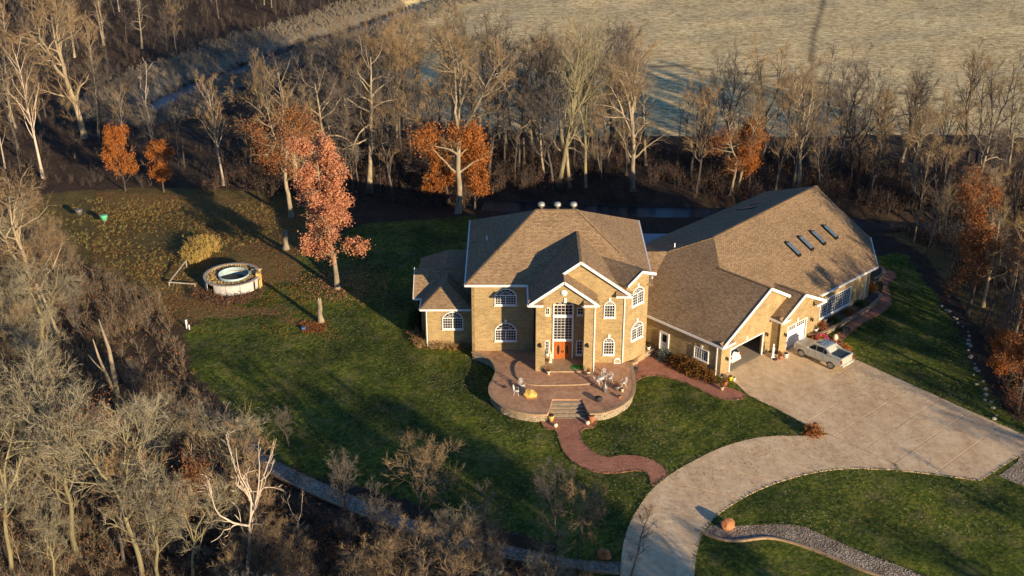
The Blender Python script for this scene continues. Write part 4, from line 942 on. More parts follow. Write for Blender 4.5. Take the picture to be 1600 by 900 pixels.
woods(54, (-72, -18, 76, 140), [(-100, 420), (60, 400), (130, 520), (230, 640), (330, 720), (420, 800), (420, 935), (-150, 935)], ['multi1', 'multi2', 'grey3', 'multi2', 'thin2', 'grey2', 'dropleaf', 'multi1'], (6, 11), 'fine twigged bare tree in the thicket at the lower left', 'trees in the lower left thicket', 1.9, lambda x, y: 135 < project(x, y)[0] < 240 and 600 < project(x, y)[1] < 800, (.9, 1.25))
woods(46, (-26, 6, 68, 84), [(380, 880), (560, 870), (800, 905), (960, 910), (960, 1040), (380, 1040)], ['multi2', 'grey3', 'dropleaf', 'multi2', 'multi1'], (3.5, 7.0), 'low bare tree along the bottom edge', 'low trees along the bottom edge', 1.4, None, (1.0, 1.4))
name_woods([(-900, -900, 120, 130, 'at the top left corner'), (120, -900, 240, 130, 'below the left part of the top edge'), (240, -900, 420, 130, 'on the near side of the creek'), (420, -900, 700, 130, 'by the creek at the top'),
            (-900, 130, 120, 300, 'above the large leaning oak'), (120, 130, 250, 320, 'behind the orange oak pair'), (250, 130, 400, 320, 'behind the far end of the meadow'),
            (400, 200, 560, 345, 'behind the pink leaved oak'), (560, 200, 640, 345, 'left of the skirted oak'), (640, 200, 720, 345, 'around the skirted oak'), (720, 200, 800, 345, 'behind the left half of the main roof'), (800, 200, 880, 345, 'behind the three roof turbines'), (880, 200, 960, 345, 'behind the right half of the main roof'),
            (960, 200, 1040, 345, 'behind the gap between the two roofs'), (1040, 200, 1120, 345, 'behind the left slope of the hall roof'), (1120, 200, 1200, 345, 'behind the middle of the hall roof'), (1200, 200, 1290, 345, 'behind the hall roof peak'), (1290, 200, 1380, 345, 'beyond the right slope of the hall roof'), (1380, 200, 1480, 345, 'right of the hall below the field'), (1480, 200, 1800, 345, 'at the right edge below the field'),
            (1380, 345, 1480, 470, 'beyond the far corner walkway'), (1480, 345, 1570, 470, 'beside the rust leaved oak right of the hall'), (1570, 345, 1900, 470, 'at the right edge above the drive'), (1380, 470, 1600, 800, 'behind the row of white stones'), (1600, 470, 1900, 800, 'just past the right edge'),
            (-300, 380, 90, 540, 'around the large leaning oak'), (90, 380, 260, 640, 'left of the broken snag'), (-300, 540, 90, 700, 'at the left edge of the lower thicket'), (90, 640, 260, 760, 'in the middle of the lower left thicket'), (260, 600, 440, 760, 'where the gravel bed starts'),
            (-300, 700, 90, 840, 'low on the left edge'), (90, 760, 260, 860, 'left of the dead white trees'), (260, 760, 430, 860, 'around the dead white trees'), (-300, 840, 90, 1200, 'in the bottom left corner'), (90, 860, 260, 1200, 'along the bottom edge left of the dead trees'), (260, 860, 430, 1200, 'at the foot of the dead white trees'),
            (430, 800, 560, 1100, 'below the short dead tree'), (560, 800, 700, 1100, 'below the spreading tree'), (700, 800, 840, 1100, 'on the bottom edge below the gravel bed'), (840, 800, 1000, 1100, 'on the bottom edge left of the drive')])
# trees standing past the frame whose shadows reach the lawn, the hall roof and the drive
for x, y, h_, kk in [(14, 51, 15, 'oak2'), (19, 50, 16, 'oak1'), (24, 50, 16, 'rustoak'), (29, 49, 17, 'oak2'), (33, 47, 17, 'rustoak'), (27, 44, 18, 'grey2')]:
    tree(kk, x, y, h_, rnd.uniform(0, 6), 'tree past the edge of the view whose long shadow falls over the yard', group='trees past the edge of the view', wide=1.1)
k_ = 0
for x, y, h_ in [(4, 64, 9), (-4, 66, 10), (-11, 64, 9), (3, 56, 11), (-7, 58, 11), (10, 56, 11), (16, 59, 10), (20, 54, 12), (14, 50, 12), (27, 58, 10), (31, 53, 12), (37, 57, 9), (24, 49, 12), (42, 50, 10),
                 (75, 78, 20), (82, 86, 21), (68, 84, 15), (88, 96, 21), (78, 98, 17), (70, 72, 13), (92, 80, 20), (66, 56, 11), (73, 48, 12), (57, 50, 10)]:
    k_ += 1; tree(rnd.choice(['oak1', 'oak2', 'grey2', 'dropleaf', 'multi2']) if y > 56 else 'grey2', x, y, h_, rnd.uniform(0, 6), 'tree past the edge of the view whose long shadow falls over the yard', group='trees past the edge of the view', wide=1.2)

# ------------------------------------------------------------------ undergrowth, grasses, leaves (nobody could count them)
def sample(n, box, polys, px=True, rs=None, dens=None):
    out = []
    while len(out) < n:
        x = rs.uniform(box[0], box[1], 4000); y = rs.uniform(box[2], box[3], 4000)
        z = hgt(x, y)
        if px:
            dz = z-CH; f = y*math.cos(PITCH)-dz*math.sin(PITCH); qx = 800+FL*x/f; qy = 450-FL*(y*math.sin(PITCH)+dz*math.cos(PITCH))/f
        else: qx, qy = x, y
        ok = np.zeros(x.shape, bool)
        for P in polys: ok |= inpoly_np(qx, qy, P)
        if dens is not None: ok &= dens(x, y) > rs.uniform(size=len(x))
        out += list(zip(x[ok], y[ok], z[ok]))
    return np.array(out[:n])
def patchy(x, y):
    return np.clip(.5+.5*np.sin(x*.31+1.3*np.sin(y*.17))*np.sin(y*.27+1.1*np.sin(x*.21)), .05, 1)
def brush(name, n, box, polys, h, stems, wd, mat, seed, spread=.5, twigs=5, label=None, leaves=None, nleaf=0, ls=.09, avoid_creek=True, dens=patchy):
    rs = np.random.RandomState(seed)
    d_ = (lambda x, y: dens(x, y)*((dist_line(x, y, CREEK) > 11) & (dist_line(x, y, POND) > 2.6))) if avoid_creek else dens
    P = sample(n, box, polys, True, rs, d_); B = np.repeat(P, stems, 0); N = len(B)
    hh = (np.repeat(rs.uniform(h[0], h[1], n), stems)*rs.uniform(.6, 1.1, N))[:, None]
    az = rs.uniform(0, 6.28, N); r = rs.uniform(0, .25, N)*h[0]; B = B+np.stack([np.cos(az)*r, np.sin(az)*r, np.full(N, -.05)], 1)
    D = np.stack([np.cos(az)*rs.uniform(0, spread, N), np.sin(az)*rs.uniform(0, spread, N), np.ones(N)], 1)
    M = B+D*hh*.5+rs.normal(size=(N, 3))*hh*.05; T = M+(D*np.array([1.5, 1.5, .8]))*hh*.5+rs.normal(size=(N, 3))*hh*.08
    a2 = rs.uniform(0, 6.28, N); S_ = np.stack([np.cos(a2), np.sin(a2), np.zeros(N)], 1)*(wd*rs.uniform(.6, 1.3, N))[:, None]
    V = np.stack([B-S_, B+S_, M+S_*.7, M-S_*.7, T], 1).reshape(-1, 3); i = np.arange(N)[:, None]*5
    F = np.concatenate([i+np.array([[0, 1, 2]]), i+np.array([[0, 2, 3]]), i+np.array([[3, 2, 4]])])
    Vs = [V]; Fs = [F]; off = len(V)
    for k in range(twigs):
        t = rs.uniform(.2, 1, N)[:, None]; p = np.where(t < .5, B+(M-B)*t*2, M+(T-M)*(t*2-1)); dd = rs.normal(size=(N, 3)); dd[:, 2] = np.abs(dd[:, 2])+.4; dd /= np.linalg.norm(dd, axis=1)[:, None]
        e = p+dd*hh*rs.uniform(.15, .38, N)[:, None]; sd_ = np.cross(dd, rs.normal(size=(N, 3))); sd_ /= np.linalg.norm(sd_, axis=1)[:, None]; sd_ *= wd*.7
        Vs.append(np.stack([p-sd_, p+sd_, e], 1).reshape(-1, 3)); Fs.append(off+np.arange(3*N).reshape(-1, 3)); off += 3*N
    me = npmesh(name, np.concatenate(Vs), np.concatenate(Fs), mat); o = bpy.data.objects.new(name, me); C.objects.link(o); tag(o, label, None, None, 'stuff')
    if leaves:
        idx = rs.randint(0, N, nleaf); t = rs.uniform(.2, 1, nleaf)[:, None]; p = B[idx]+(T[idx]-B[idx])*t+rs.normal(size=(nleaf, 3))*.22
        me = npmesh('dead_leaves', *leafquads(p, ls, rs), leaves); o = bpy.data.objects.new('dead_leaves', me); C.objects.link(o); tag(o, None, None, None, 'stuff')
    return o
BELT = [[(400, 225), (900, 235), (1300, 250), (1750, 290), (1750, 395), (1400, 345), (1300, 325), (1000, 335), (700, 325), (300, 305)]]
brush('undergrowth', 2300, (-60, 90, 148, 200), BELT, (1.0, 3.4), 8, .024, 'brush_stem', 1, .35, 6, leaves='leaf_rust', nleaf=22000, ls=.09)
brush('undergrowth', 1700, (-125, -20, 158, 300), [[(-120, -60), (700, -80), (600, 20), (480, 130), (560, 215), (470, 300), (60, 290), (-60, 330)]], (.8, 3.0), 8, .02, 'brush_stem', 2, .4, 5)
brush('undergrowth', 1500, (20, 95, 90, 172), [[(1395, 360), (1460, 400), (1550, 560), (1575, 650), (1850, 690), (1750, 370), (1500, 350)]], (.8, 2.4), 8, .025, 'brush_stem', 3, .6, 6, leaves='leaf_rust', nleaf=20000, ls=.08)
brush('undergrowth', 2600, (-75, -16, 74, 150), [[(-100, 380), (60, 330), (130, 420), (250, 470), (290, 560), (340, 650), (400, 735), (430, 940), (-150, 940)]], (.6, 2.3), 9, .018, 'brush_pale', 4, .7, 7, leaves='leaf_orange', nleaf=16000, ls=.08)
brush('undergrowth', 1100, (-30, 6, 70, 92), [[(380, 760), (480, 800), (600, 845), (700, 875), (820, 895), (965, 912), (965, 1040), (380, 1040)]], (.7, 2.4), 10, .018, 'brush_pale', 5, .7, 7, leaves='leaf_orange', nleaf=14000, ls=.10)
brush('tall_grass', 1700, (-62, -24, 125, 168), [[(150, 310), (440, 318), (440, 360), (400, 380), (330, 400), (300, 460), (230, 450), (120, 380), (60, 320)]], (.15, .45), 8, .02, 'meadow_grass', 6, .9, 2)
brush('golden_grass', 42, (-48, -35, 130, 150), [[(285, 410), (300, 382), (335, 375), (345, 390), (310, 415)]], (1.0, 1.7), 26, .03, 'gold_grass', 7, .6, 3, dens=lambda x, y: np.ones_like(x))
brush('creek_reeds', 5200, (-75, 8, 195, 330), [[(-2000, -2000), (3000, -2000), (3000, 3000), (-2000, 3000)]], (.4, 1.3), 7, .04, 'reed', 8, .7, 2, avoid_creek=False, dens=lambda x, y: np.clip(1.2-np.abs(dist_line(x, y, CREEK)-8)/5, 0, 1)*(dist_line(x, y, CREEK) > 3.2))
brush('dry_grass_bank', 220, (-14, -4, 112, 120), [[(632, 512), (650, 498), (700, 520), (734, 530), (736, 548), (700, 546), (650, 545)]], (.4, .9), 16, .02, 'dry_grass', 9, 1.1, 3, leaves='leaf_orange', nleaf=2500, ls=.07, dens=lambda x, y: np.ones_like(x))
def litter(name, n, box, polys, mat, seed, ls=.09, dens=patchy):
    rs = np.random.RandomState(seed); P = sample(n, box, polys, True, rs, dens); P[:, 2] += .06+rs.uniform(0, .05, n)
    V, F = leafquads(P, ls, rs); V[:, 2] = (V[:, 2]-np.repeat(P[:, 2], 4))*.35+np.repeat(P[:, 2], 4)
    o = bpy.data.objects.new(name, npmesh(name, V, F, mat)); C.objects.link(o); tag(o, None, None, None, 'stuff')
litter('dry_grass_blades', 20000, (-50, 70, 84, 160), [[(300, 500), (440, 430), (480, 360), (720, 340), (720, 540), (1000, 600), (1250, 640), (1330, 560), (1420, 400), (1600, 660), (1600, 900), (1100, 900), (900, 870), (500, 780), (360, 640)]], 'straw', 33, .06, dens=lambda x, y: (patchy(x*1.7+5, y*1.7)*patchy(x*.6, y*.7+3))**.8)
litter('fallen_leaves', 9000, (-60, -15, 118, 166), [[(150, 300), (470, 310), (480, 460), (540, 530), (300, 520), (140, 420)]], 'leaf_orange', 31, .10)
litter('fallen_leaves', 3500, (-26, -14, 126, 142), [[(450, 430), (520, 400), (640, 420), (620, 500), (480, 500)]], 'leaf_pink', 35, .09, dens=lambda x, y: np.exp(-((x+19.5)**2+(y-132)**2)/18))
litter('fallen_leaves', 12000, (-40, 60, 84, 150), [[(300, 500), (700, 540), (1250, 640), (1330, 560), (1420, 420), (1600, 660), (1600, 900), (1000, 900), (500, 800)]], 'leaf_rust', 32, .055)

# ------------------------------------------------------------------ shrubs by the house
def shrub(name, x, y, r, h, leafm, n, label, cat='shrub', z=0, ls=.07, stretch=None, rz=0, seed=0, sparse=False):
    rs = np.random.RandomState(seed+7); t = thing(name, (x, y, z), label, cat, None, rz); st = stretch or 1
    B = Tri()
    for i in range(40):
        a = rs.uniform(0, 6.28); q = np.array([rs.uniform(-.5, .5)*r*(st-1)*2+math.cos(a)*r*rs.uniform(.3, .9), math.sin(a)*r*rs.uniform(.2, .9), h*rs.uniform(.5, 1.02)]); p0 = np.array([q[0]*.75, q[1]*.4, 0])
        B.spike(p0, q, .02, rs)
    o = bpy.data.objects.new('stems', npmesh('stems', B.V, B.F, 'brush_stem')); C.objects.link(o); o.parent = t
    u = rs.normal(size=(n, 3)); u /= np.linalg.norm(u, axis=1)[:, None]; rad = rs.uniform(.55 if not sparse else .2, 1.04, n)[:, None]; u = u*rad
    lump = 1+.16*np.sin(u[:, 0]*7*st+seed)*np.sin(u[:, 1]*6)+.1*np.sin(u[:, 2]*9+u[:, 0]*5*st)
    P = np.stack([u[:, 0]*r*st*lump, u[:, 1]*r*lump, np.abs(u[:, 2])*h*lump*.97+.03], 1)
    o = bpy.data.objects.new('foliage', npmesh('foliage', *leafquads(P, ls, rs), leafm)); C.objects.link(o); o.parent = t; return t
hx = W(-1.75, 2.6); shrub('hedge', hx.x, hx.y, 1.05, 1.35, 'hedge_leaf', 9000, 'long red brown hedge along the garage side wall', 'hedge', stretch=3.2, rz=TH+math.pi/2, seed=1)
p_ = W(-1.6, 6.15); shrub('shrub', p_.x, p_.y, .85, 1.25, 'spruce_blue', 3800, 'rounded blue green spruce shrub beside the white side door', seed=2, ls=.06)
p_ = G(650, 520); shrub('shrub', p_[0]-.3, p_[1]+1.4, .7, 2.4, 'evergreen', 2600, 'dark green upright shrub at the left corner of the low wing', seed=3)
p_ = G(661, 520); shrub('shrub', p_[0]+.2, p_[1]+.4, .42, 2.1, 'leaf_orange', 1500, 'narrow bright orange shrub at the corner of the low wing', seed=4)
p_ = G(1270, 678); shrub('shrub', p_[0], p_[1], .95, 1.1, 'leaf_rust', 1500, 'small red brown bush alone at the inner corner of the drive', seed=5, sparse=True, ls=.09)
p_ = G(1294, 537); shrub('shrub', p_[0]-.8, p_[1]+.3, 1.1, .9, 'leaf_orange', 1900, 'orange leaved bush in front of the planter beside the truck', seed=6, sparse=True)
p_ = G(1318, 550); shrub('shrub', p_[0], p_[1]+.2, .95, .75, 'leaf_orange', 1400, 'loose orange brown bush at the truck tailgate end of the lawn', seed=7, sparse=True)
for i, (px, py, r, h, mt, lb) in enumerate([(1284, 514, .6, .9, 'leaf_rust', 'rust plant in the hall planter beside the second garage bay'), (1305, 503, .7, .6, 'evergreen', 'dark green low plant under the hall window, nearest the garage'), (1328, 491, .8, .6, 'leaf_rust', 'dull brown low plant under the middle of the hall window'), (1346, 478, .8, .6, 'evergreen', 'dark low plant under the right end of the hall window'), (1361, 455, .7, 1.1, 'leaf_rust', 'rusty upright plant by the hall downspout')]):
    p_ = G(px, py, .4); shrub('planting', p_[0], p_[1], r, h, mt, 1000, lb, 'plant', z=.4, seed=10+i, sparse=True)
for i, (px, py, r, h, mt, lb) in enumerate([(980, 561, .35, 1.5, 'leaf_orange', 'tall tan grassy plant against the angled bay wall'), (993, 553, .5, .45, 'leaf_orange', 'orange low plant in the middle of the curved planter'), (1004, 545, .5, .5, 'leaf_rust', 'rust low plant at the right end of the curved planter')]):
    p_ = G(px, py, .7); shrub('planting', p_[0], p_[1]+.3, r, h, mt, 700, lb, 'plant', z=.62, seed=20+i, sparse=True)
# ornamental grass clump
p_ = G(386, 672); t = thing('ornamental_grass', (p_[0], p_[1], 0), 'round tan ornamental grass clump at the head of the gravel bed', 'grass clump'); rs = np.random.RandomState(5); B = Tri()
for i in range(1100):
    a = rs.uniform(0, 6.28); l = rs.uniform(.5, 1.35) if i > 14 else 3.0; s_ = rs.uniform(.1, 1.1) if i > 14 else .25; m_ = np.array([math.cos(a)*s_*l*.5, math.sin(a)*s_*l*.5, l*.75]); e_ = m_+np.array([math.cos(a)*s_*l*.6, math.sin(a)*s_*l*.6, l*(.25-.45*s_) if i > 14 else l*.4])
    o_ = len(B.V); B.spike(np.array([0., 0, 0]), m_, .02, rs); B.spike(m_*.8, e_, .018, rs)
o = bpy.data.objects.new('blades', npmesh('blades', B.V, B.F, 'dry_grass')); C.objects.link(o); o.parent = t

# ------------------------------------------------------------------ rocks
plain('rock_orange', (.42, .17, .07), .9, var=.45, scale=2.2, bmp=.04); plain('rock_gold', (.60, .40, .10), .9, var=.4, scale=2.5, bmp=.04); plain('rock_pale', (.36, .32, .26), .9, var=.25, scale=3)
def rock(x, y, z, sx, sy, sz, mat, label, cat='boulder', seed=0, group=None):
    bm = bmesh.new(); bmesh.ops.create_icosphere(bm, subdivisions=3, radius=1); r = random.Random(seed); pl = [(Vector((r.uniform(-1, 1), r.uniform(-1, 1), r.uniform(-.4, 1))).normalized(), r.uniform(.62, .85)) for _ in range(9)]
    for v in bm.verts:
        for n_, d_ in pl:
            e = v.co.dot(n_)-d_
            if e > 0: v.co -= n_*e
        v.co += v.co*.04*math.sin(v.co.x*7+seed)*math.sin(v.co.y*6+v.co.z*5)
        v.co = Vector((v.co.x*sx, v.co.y*sy, (v.co.z+.6)*sz*.62))
    me = bpy.data.meshes.new('boulder'); bm.to_mesh(me); bm.free(); me.materials.append(MATS[mat]); o = bpy.data.objects.new('boulder', me); o.location = (x, y, z); C.objects.link(o); tag(o, label, cat, group); return o
p_ = G(1134, 824); rock(p_[0], p_[1], 0, .72, .6, .95, 'rock_orange', 'reddish orange boulder on the gravel right of the drive', seed=1)
p_ = G(945, 871); rock(p_[0], p_[1], 0, .62, .5, .95, 'rock_orange', 'reddish brown boulder at the end of the long gravel bed', seed=2)
p_ = G(828, 619, .9); rock(p_[0], p_[1], .9, .72, .55, .75, 'rock_gold', 'golden yellow boulder on the left side of the patio', seed=3)
wl = smooth(Gp([(1466, 478), (1490, 498), (1512, 520), (1519, 545), (1524, 580), (1535, 610), (1549, 642), (1556, 655)]), False, 5); R_ = resample(wl, 27)
for i, q in enumerate(R_): 
    s_ = rnd.uniform(.12, .30); rock(q[0]+rnd.uniform(-.4, .4), q[1]+rnd.uniform(-.4, .4), 0, s_, s_*.8, s_, 'rock_pale', 'pale stone edging the right woods, %s from the far end of the row' % ((ORD+['twenty '+k for k in ORD])[i]), 'stone', seed=i, group='pale stones edging the right woods')

# ------------------------------------------------------------------ vehicles
m, n, b = nodes('silver_paint', .3, .3); b.inputs['Base Color'].default_value = (.56, .58, .50, 1); b.inputs['Coat Weight'].default_value = .5
m, n, b = nodes('white_car_paint', .3, .1); b.inputs['Base Color'].default_value = (.72, .72, .70, 1); b.inputs['Coat Weight'].default_value = .5
plain('tyre_rubber', (.025, .025, .025), .8); plain('alloy', (.55, .55, .55), .3, metal=.8); plain('black_plastic', (.035, .035, .04), .55); plain('red_lamp', (.45, .02, .015), .25, var=.1); plain('chrome', (.75, .75, .75), .15, metal=1, var=.02); plain('bed_cover', (.03, .05, .05), .5)
m, n, b = nodes('car_glass', .05); b.inputs['Base Color'].default_value = (.012, .014, .018, 1)
def loft(name, st, mat, parent, M, closed=True):
    # st: list of (x, [(y, z) half ring, from bottom centre outwards and up to the top centre])
    mb = MB(); k = len(st[0][1]); vs = []; fs = []; R = 2*k
    for x, h_ in st:
        for y, z in h_: vs.append(M @ Vector((x, y, z)))
        for y, z in reversed(h_): vs.append(M @ Vector((x, -y, z)))
    for i in range(len(st)-1):
        for j in range(R):
            j2 = (j+1) % R; fs.append((i*R+j, (i+1)*R+j, (i+1)*R+j2, i*R+j2))
    fs.append(list(range(R))); fs.append([(len(st)-1)*R+j for j in range(R-1, -1, -1)])
    mb.add(vs, fs, smooth=True); o = mb.build(name, mat, parent)
    bm = bmesh.new(); bm.from_mesh(o.data); bmesh.ops.recalc_face_normals(bm, faces=bm.faces); bm.to_mesh(o.data); bm.free()
    o.data.set_sharp_from_angle(angle=math.radians(32)); return o
def ring(w_, zl_, zt, cr=.06, mid=.45):
    return [(0, zl_), (w_*.82, zl_), (w_*.985, zl_+.10), (w_, zl_+(zt-zl_)*mid), (w_*.975, zt-cr*1.6), (w_*.90, zt-.015), (w_*.6, zt+cr*.3), (0, zt+cr*.5)]
def panel(name, pts, mat, parent, M, th=.02, out=Vector((0, 1, 0))):
    mb = MB(); mb.prism([M @ Vector(p) for p in pts], -(M.to_3x3() @ Vector(out)), th); return mb.build(name, mat, parent)
def wheel(parent, M, x, y, r=.40, w_=.27):
    s = 1 if y > 0 else -1; t = MB(); C_ = [M @ Vector((x, y-s*w_/2*q, r)) for q in (-1, -.8, .8, 1)]
    t.tube(C_, [r*.93, r, r, r*.93], 22); o = t.build('wheel', 'tyre_rubber', parent)
    g = MB(); g.tube([M @ Vector((x, y+s*(w_/2-.02), r)), M @ Vector((x, y+s*(w_/2+.004), r))], r*.64, 20); g.build('rim', 'black_plastic', o)
    sp = MB(); 
    for k in range(6):
        a = 2*math.pi*k/6+.2; sp.beam(M @ Vector((x, y+s*(w_/2+.012), r)), M @ Vector((x+math.cos(a)*r*.6, y+s*(w_/2+.012), r+math.sin(a)*r*.6)), .09, .03, M.to_3x3() @ Vector((0, 1, 0)))
    sp.tube([M @ Vector((x, y+s*(w_/2), r)), M @ Vector((x, y+s*(w_/2+.03), r))], r*.2, 12)
    for k in range(20):
        a, b_ = 2*math.pi*k/20, 2*math.pi*(k+1)/20; sp.beam(M @ Vector((x+math.cos(a)*r*.6, y+s*(w_/2+.01), r+math.sin(a)*r*.6)), M @ Vector((x+math.cos(b_)*r*.6, y+s*(w_/2+.01), r+math.sin(b_)*r*.6)), .04, .04, M.to_3x3() @ Vector((0, 1, 0)))
    sp.build('spoke', 'alloy', o)
    ar = MB(); P = [(x+math.cos(a)*r*1.16, r+math.sin(a)*r*1.16) for a in [math.pi*k/12 for k in range(13)]]
    ar.prism([M @ Vector((px, y+s*(w_/2-.035), pz)) for px, pz in P], M.to_3x3() @ Vector((0, -s, 0)), .05); ar.build('wheel_arch', 'black_plastic', parent)
ang = TH+math.pi/2; c_ = W(9.83, -4.86)
truck = thing('pickup_truck', (c_.x, c_.y, .05), 'silver four door pickup truck with dark bed cover parked nose to the closed garage door', 'truck')
M = Matrix.Translation((c_.x, c_.y, .05)) @ Matrix.Rotation(ang, 4, 'Z') @ Matrix.Diagonal((1.03, 1.03, 1.04, 1))
MW = M; M = M @ Matrix.Translation((0, 0, .13))
st = [(-2.86, ring(.88, .55, 1.10)), (-2.80, ring(.97, .48, 1.21)), (-2.3, ring(1.0, .42, 1.23)), (-.9, ring(1.0, .36, 1.21)), (.6, ring(1.0, .36, 1.19)), (1.25, ring(1.0, .36, 1.20)), (1.55, ring(.99, .38, 1.19)), (2.3, ring(.97, .40, 1.15)), (2.62, ring(.92, .42, 1.07)), (2.77, ring(.82, .44, .90))]
loft('body', st, 'silver_paint', truck, M)
def gring(w0, w1, z0, z1): return [(0, z0), (w0, z0), (w0-.01, z0+.04), (w1+(w0-w1)*.45, (z0+z1)/2), (w1+.03, z1-.09), (w1-.06, z1-.01), (w1*.5, z1+.03), (0, z1+.035)]
cabp = loft('cab', [(-1.32, gring(.90, .86, 1.1, 1.26)), (-.96, gring(.93, .74, 1.1, 1.80)), (-.3, gring(.94, .74, 1.1, 1.85)), (.35, gring(.94, .73, 1.1, 1.83)), (.62, gring(.94, .72, 1.1, 1.75)), (1.34, gring(.92, .84, 1.1, 1.17))], 'silver_paint', truck, M)
for s in (1, -1):
    o_ = Vector((0, s, .35))
    for q in ([(.95, .93, 1.22), (.18, .945, 1.24), (.18, .80, 1.70), (.50, .79, 1.68)], [(.06, .945, 1.24), (-.66, .945, 1.25), (-.66, .80, 1.70), (.06, .80, 1.71)]):
        panel('side_window', [(x, s*(y+.012), z) for x, y, z in q], 'car_glass', cabp, M, .02, o_)
    panel('quarter_window', [(-.76, s*.955, 1.26), (-1.12, s*.95, 1.27), (-.90, s*.815, 1.68), (-.76, s*.815, 1.69)], 'car_glass', cabp, M, .02, o_)
    g = MB(); g.beam(M @ Vector((-.86, s*.80, 1.76)), M @ Vector((-1.85, s*.95, 1.24)), .12, .14); g.beam(M @ Vector((-1.2, s*.93, 1.24)), M @ Vector((-1.85, s*.95, 1.24)), .1, .06); g.build('sail_pillar', 'silver_paint', truck)
    g = MB(); g.beam(M @ Vector((-2.84, s*.91, 1.31)), M @ Vector((-1.2, s*.91, 1.33)), .15, .2); g.build('bed_rail', 'silver_paint', truck)
    g = MB(); g.beam(M @ Vector((-.85, s*.66, 1.90)), M @ Vector((.35, s*.66, 1.90)), .05, .05); g.build('roof_rail', 'chrome', truck)
    g = MB(); g.box((.98, s*1.10, 1.28), (.14, .2, .17), M=M); g.build('wing_mirror', 'silver_paint', truck)
    for xx in (.95, .10, -.80): g = MB(); g.box((xx, s*1.0, .85), (.012, .012, .62), M=M); g.build('door_seam', 'black_plastic', truck)
    for xx in (.22, -.66): g = MB(); g.box((xx, s*1.012, 1.02), (.15, .03, .035), M=M); g.build('door_handle', 'chrome', truck)
    g = MB(); g.box((.05, s*.99, .42), (2.5, .1, .07), M=M); g.build('side_step', 'chrome', truck)
    g = MB(); g.box((-2.83, s*.90, .98), (.09, .14, .36), M=M); g.build('tail_light', 'red_lamp', truck)
    g = MB(); g.box((2.60, s*.72, .86), (.2, .3, .17), M=M); g.build('headlight', 'chrome', truck)
    for xx in (-1.68, 1.68): wheel(truck, MW, xx, s*.88, .43)
panel('windscreen', [(1.30, .78, 1.21), (1.30, -.78, 1.21), (.68, -.66, 1.72), (.68, .66, 1.72)], 'car_glass', truck, M, .02, Vector((.6, 0, .75)))
panel('rear_window', [(-1.30, .72, 1.30), (-1.30, -.72, 1.30), (-1.0, -.64, 1.74), (-1.0, .64, 1.74)], 'car_glass', truck, M, .02, Vector((-.8, 0, .5)))
g = MB(); g.box((-2.80, 0, 1.30), (.12, 1.72, .2), M=M); g.build('tailgate', 'silver_paint', truck)
panel('bed_cover', [(-2.75, .84, 1.30), (-2.75, -.84, 1.30), (-1.22, -.84, 1.31), (-1.22, .84, 1.31)], 'bed_cover', truck, M, .02, Vector((0, 0, 1)))
panel('sunroof', [(.05, .45, 1.885), (.05, -.45, 1.885), (.48, -.45, 1.845), (.48, .45, 1.845)], 'car_glass', truck, M, .02, Vector((0, 0, 1)))
for xx in (-.1, -.45, -.8): g = MB(); g.box((xx, 0, 1.915), (.06, 1.3, .03), M=M); g.build('roof_bar', 'chrome', truck)
g = MB(); g.box((-2.92, 0, .60), (.22, 1.86, .2), M=M); g.build('rear_bumper', 'silver_paint', truck); g = MB(); g.box((2.74, 0, .56), (.16, 1.5, .2), M=M); g.build('front_bumper', 'silver_paint', truck)
g = MB(); g.box((2.75, 0, .80), (.06, .85, .18), M=M); g.build('grille', 'black_plastic', truck); g = MB(); g.box((-3.035, 0, .62), (.012, .34, .12), M=M); g.build('number_plate', 'white_trim', truck)
c_ = W(2.75, 2.75); suv = thing('parked_car', (c_.x, c_.y, .05), 'white hatchback car parked inside the open garage bay, tail outwards', 'car'); M = Matrix.Translation((c_.x, c_.y, .05)) @ Matrix.Rotation(ang, 4, 'Z')
loft('body', [(-2.26, ring(.72, .45, .80)), (-2.2, ring(.84, .35, .95)), (-1.7, ring(.92, .3, .99)), (0, ring(.93, .26, .98)), (1.2, ring(.92, .28, .96)), (2.0, ring(.86, .32, .84)), (2.25, ring(.7, .38, .68))], 'white_car_paint', suv, M)
cabp = loft('cab', [(-2.12, gring(.80, .76, .9, 1.05)), (-1.72, gring(.85, .66, .9, 1.50)), (-.6, gring(.86, .66, .9, 1.58)), (.3, gring(.86, .65, .9, 1.52)), (1.2, gring(.84, .76, .9, .99))], 'white_car_paint', suv, M)
panel('rear_window', [(-2.10, .66, 1.10), (-2.10, -.66, 1.10), (-1.80, -.56, 1.45), (-1.80, .56, 1.45)], 'car_glass', cabp, M, .02, Vector((-.8, 0, .5)))
for s in (1, -1):
    panel('side_window', [(.85, s*.87, 1.03), (-1.7, s*.87, 1.05), (-1.5, s*.70, 1.45), (.2, s*.70, 1.46)], 'car_glass', cabp, M, .02, Vector((0, s, .35)))
    g = MB(); g.box((-2.2, s*.72, .88), (.1, .22, .2), M=M); g.build('tail_light', 'red_lamp', suv)
    for xx in (-1.35, 1.4): wheel(suv, M, xx, s*.80, .33, .22)
g = MB(); g.box((-2.28, 0, .5), (.12, 1.5, .18), M=M); g.build('rear_bumper', 'white_car_paint', suv); g = MB(); g.box((-2.345, 0, .55), (.012, .34, .12), M=M); g.build('number_plate', 'white_trim', suv)
plain('blue_plastic', (.04, .12, .35), .5); c_ = W(6.2, 5.2); g = MB(); g.lathe((c_.x, c_.y, .05), [(.3, 0), (.34, .5), (.36, .52), (.30, .55)], 14); g.box((c_.x, c_.y, .9), (.7, .5, .55)); tag(g.build('storage_tub', 'blue_plastic', None, (c_.x, c_.y, .05)), 'blue storage tubs in the dark of the open garage bay', 'tub')

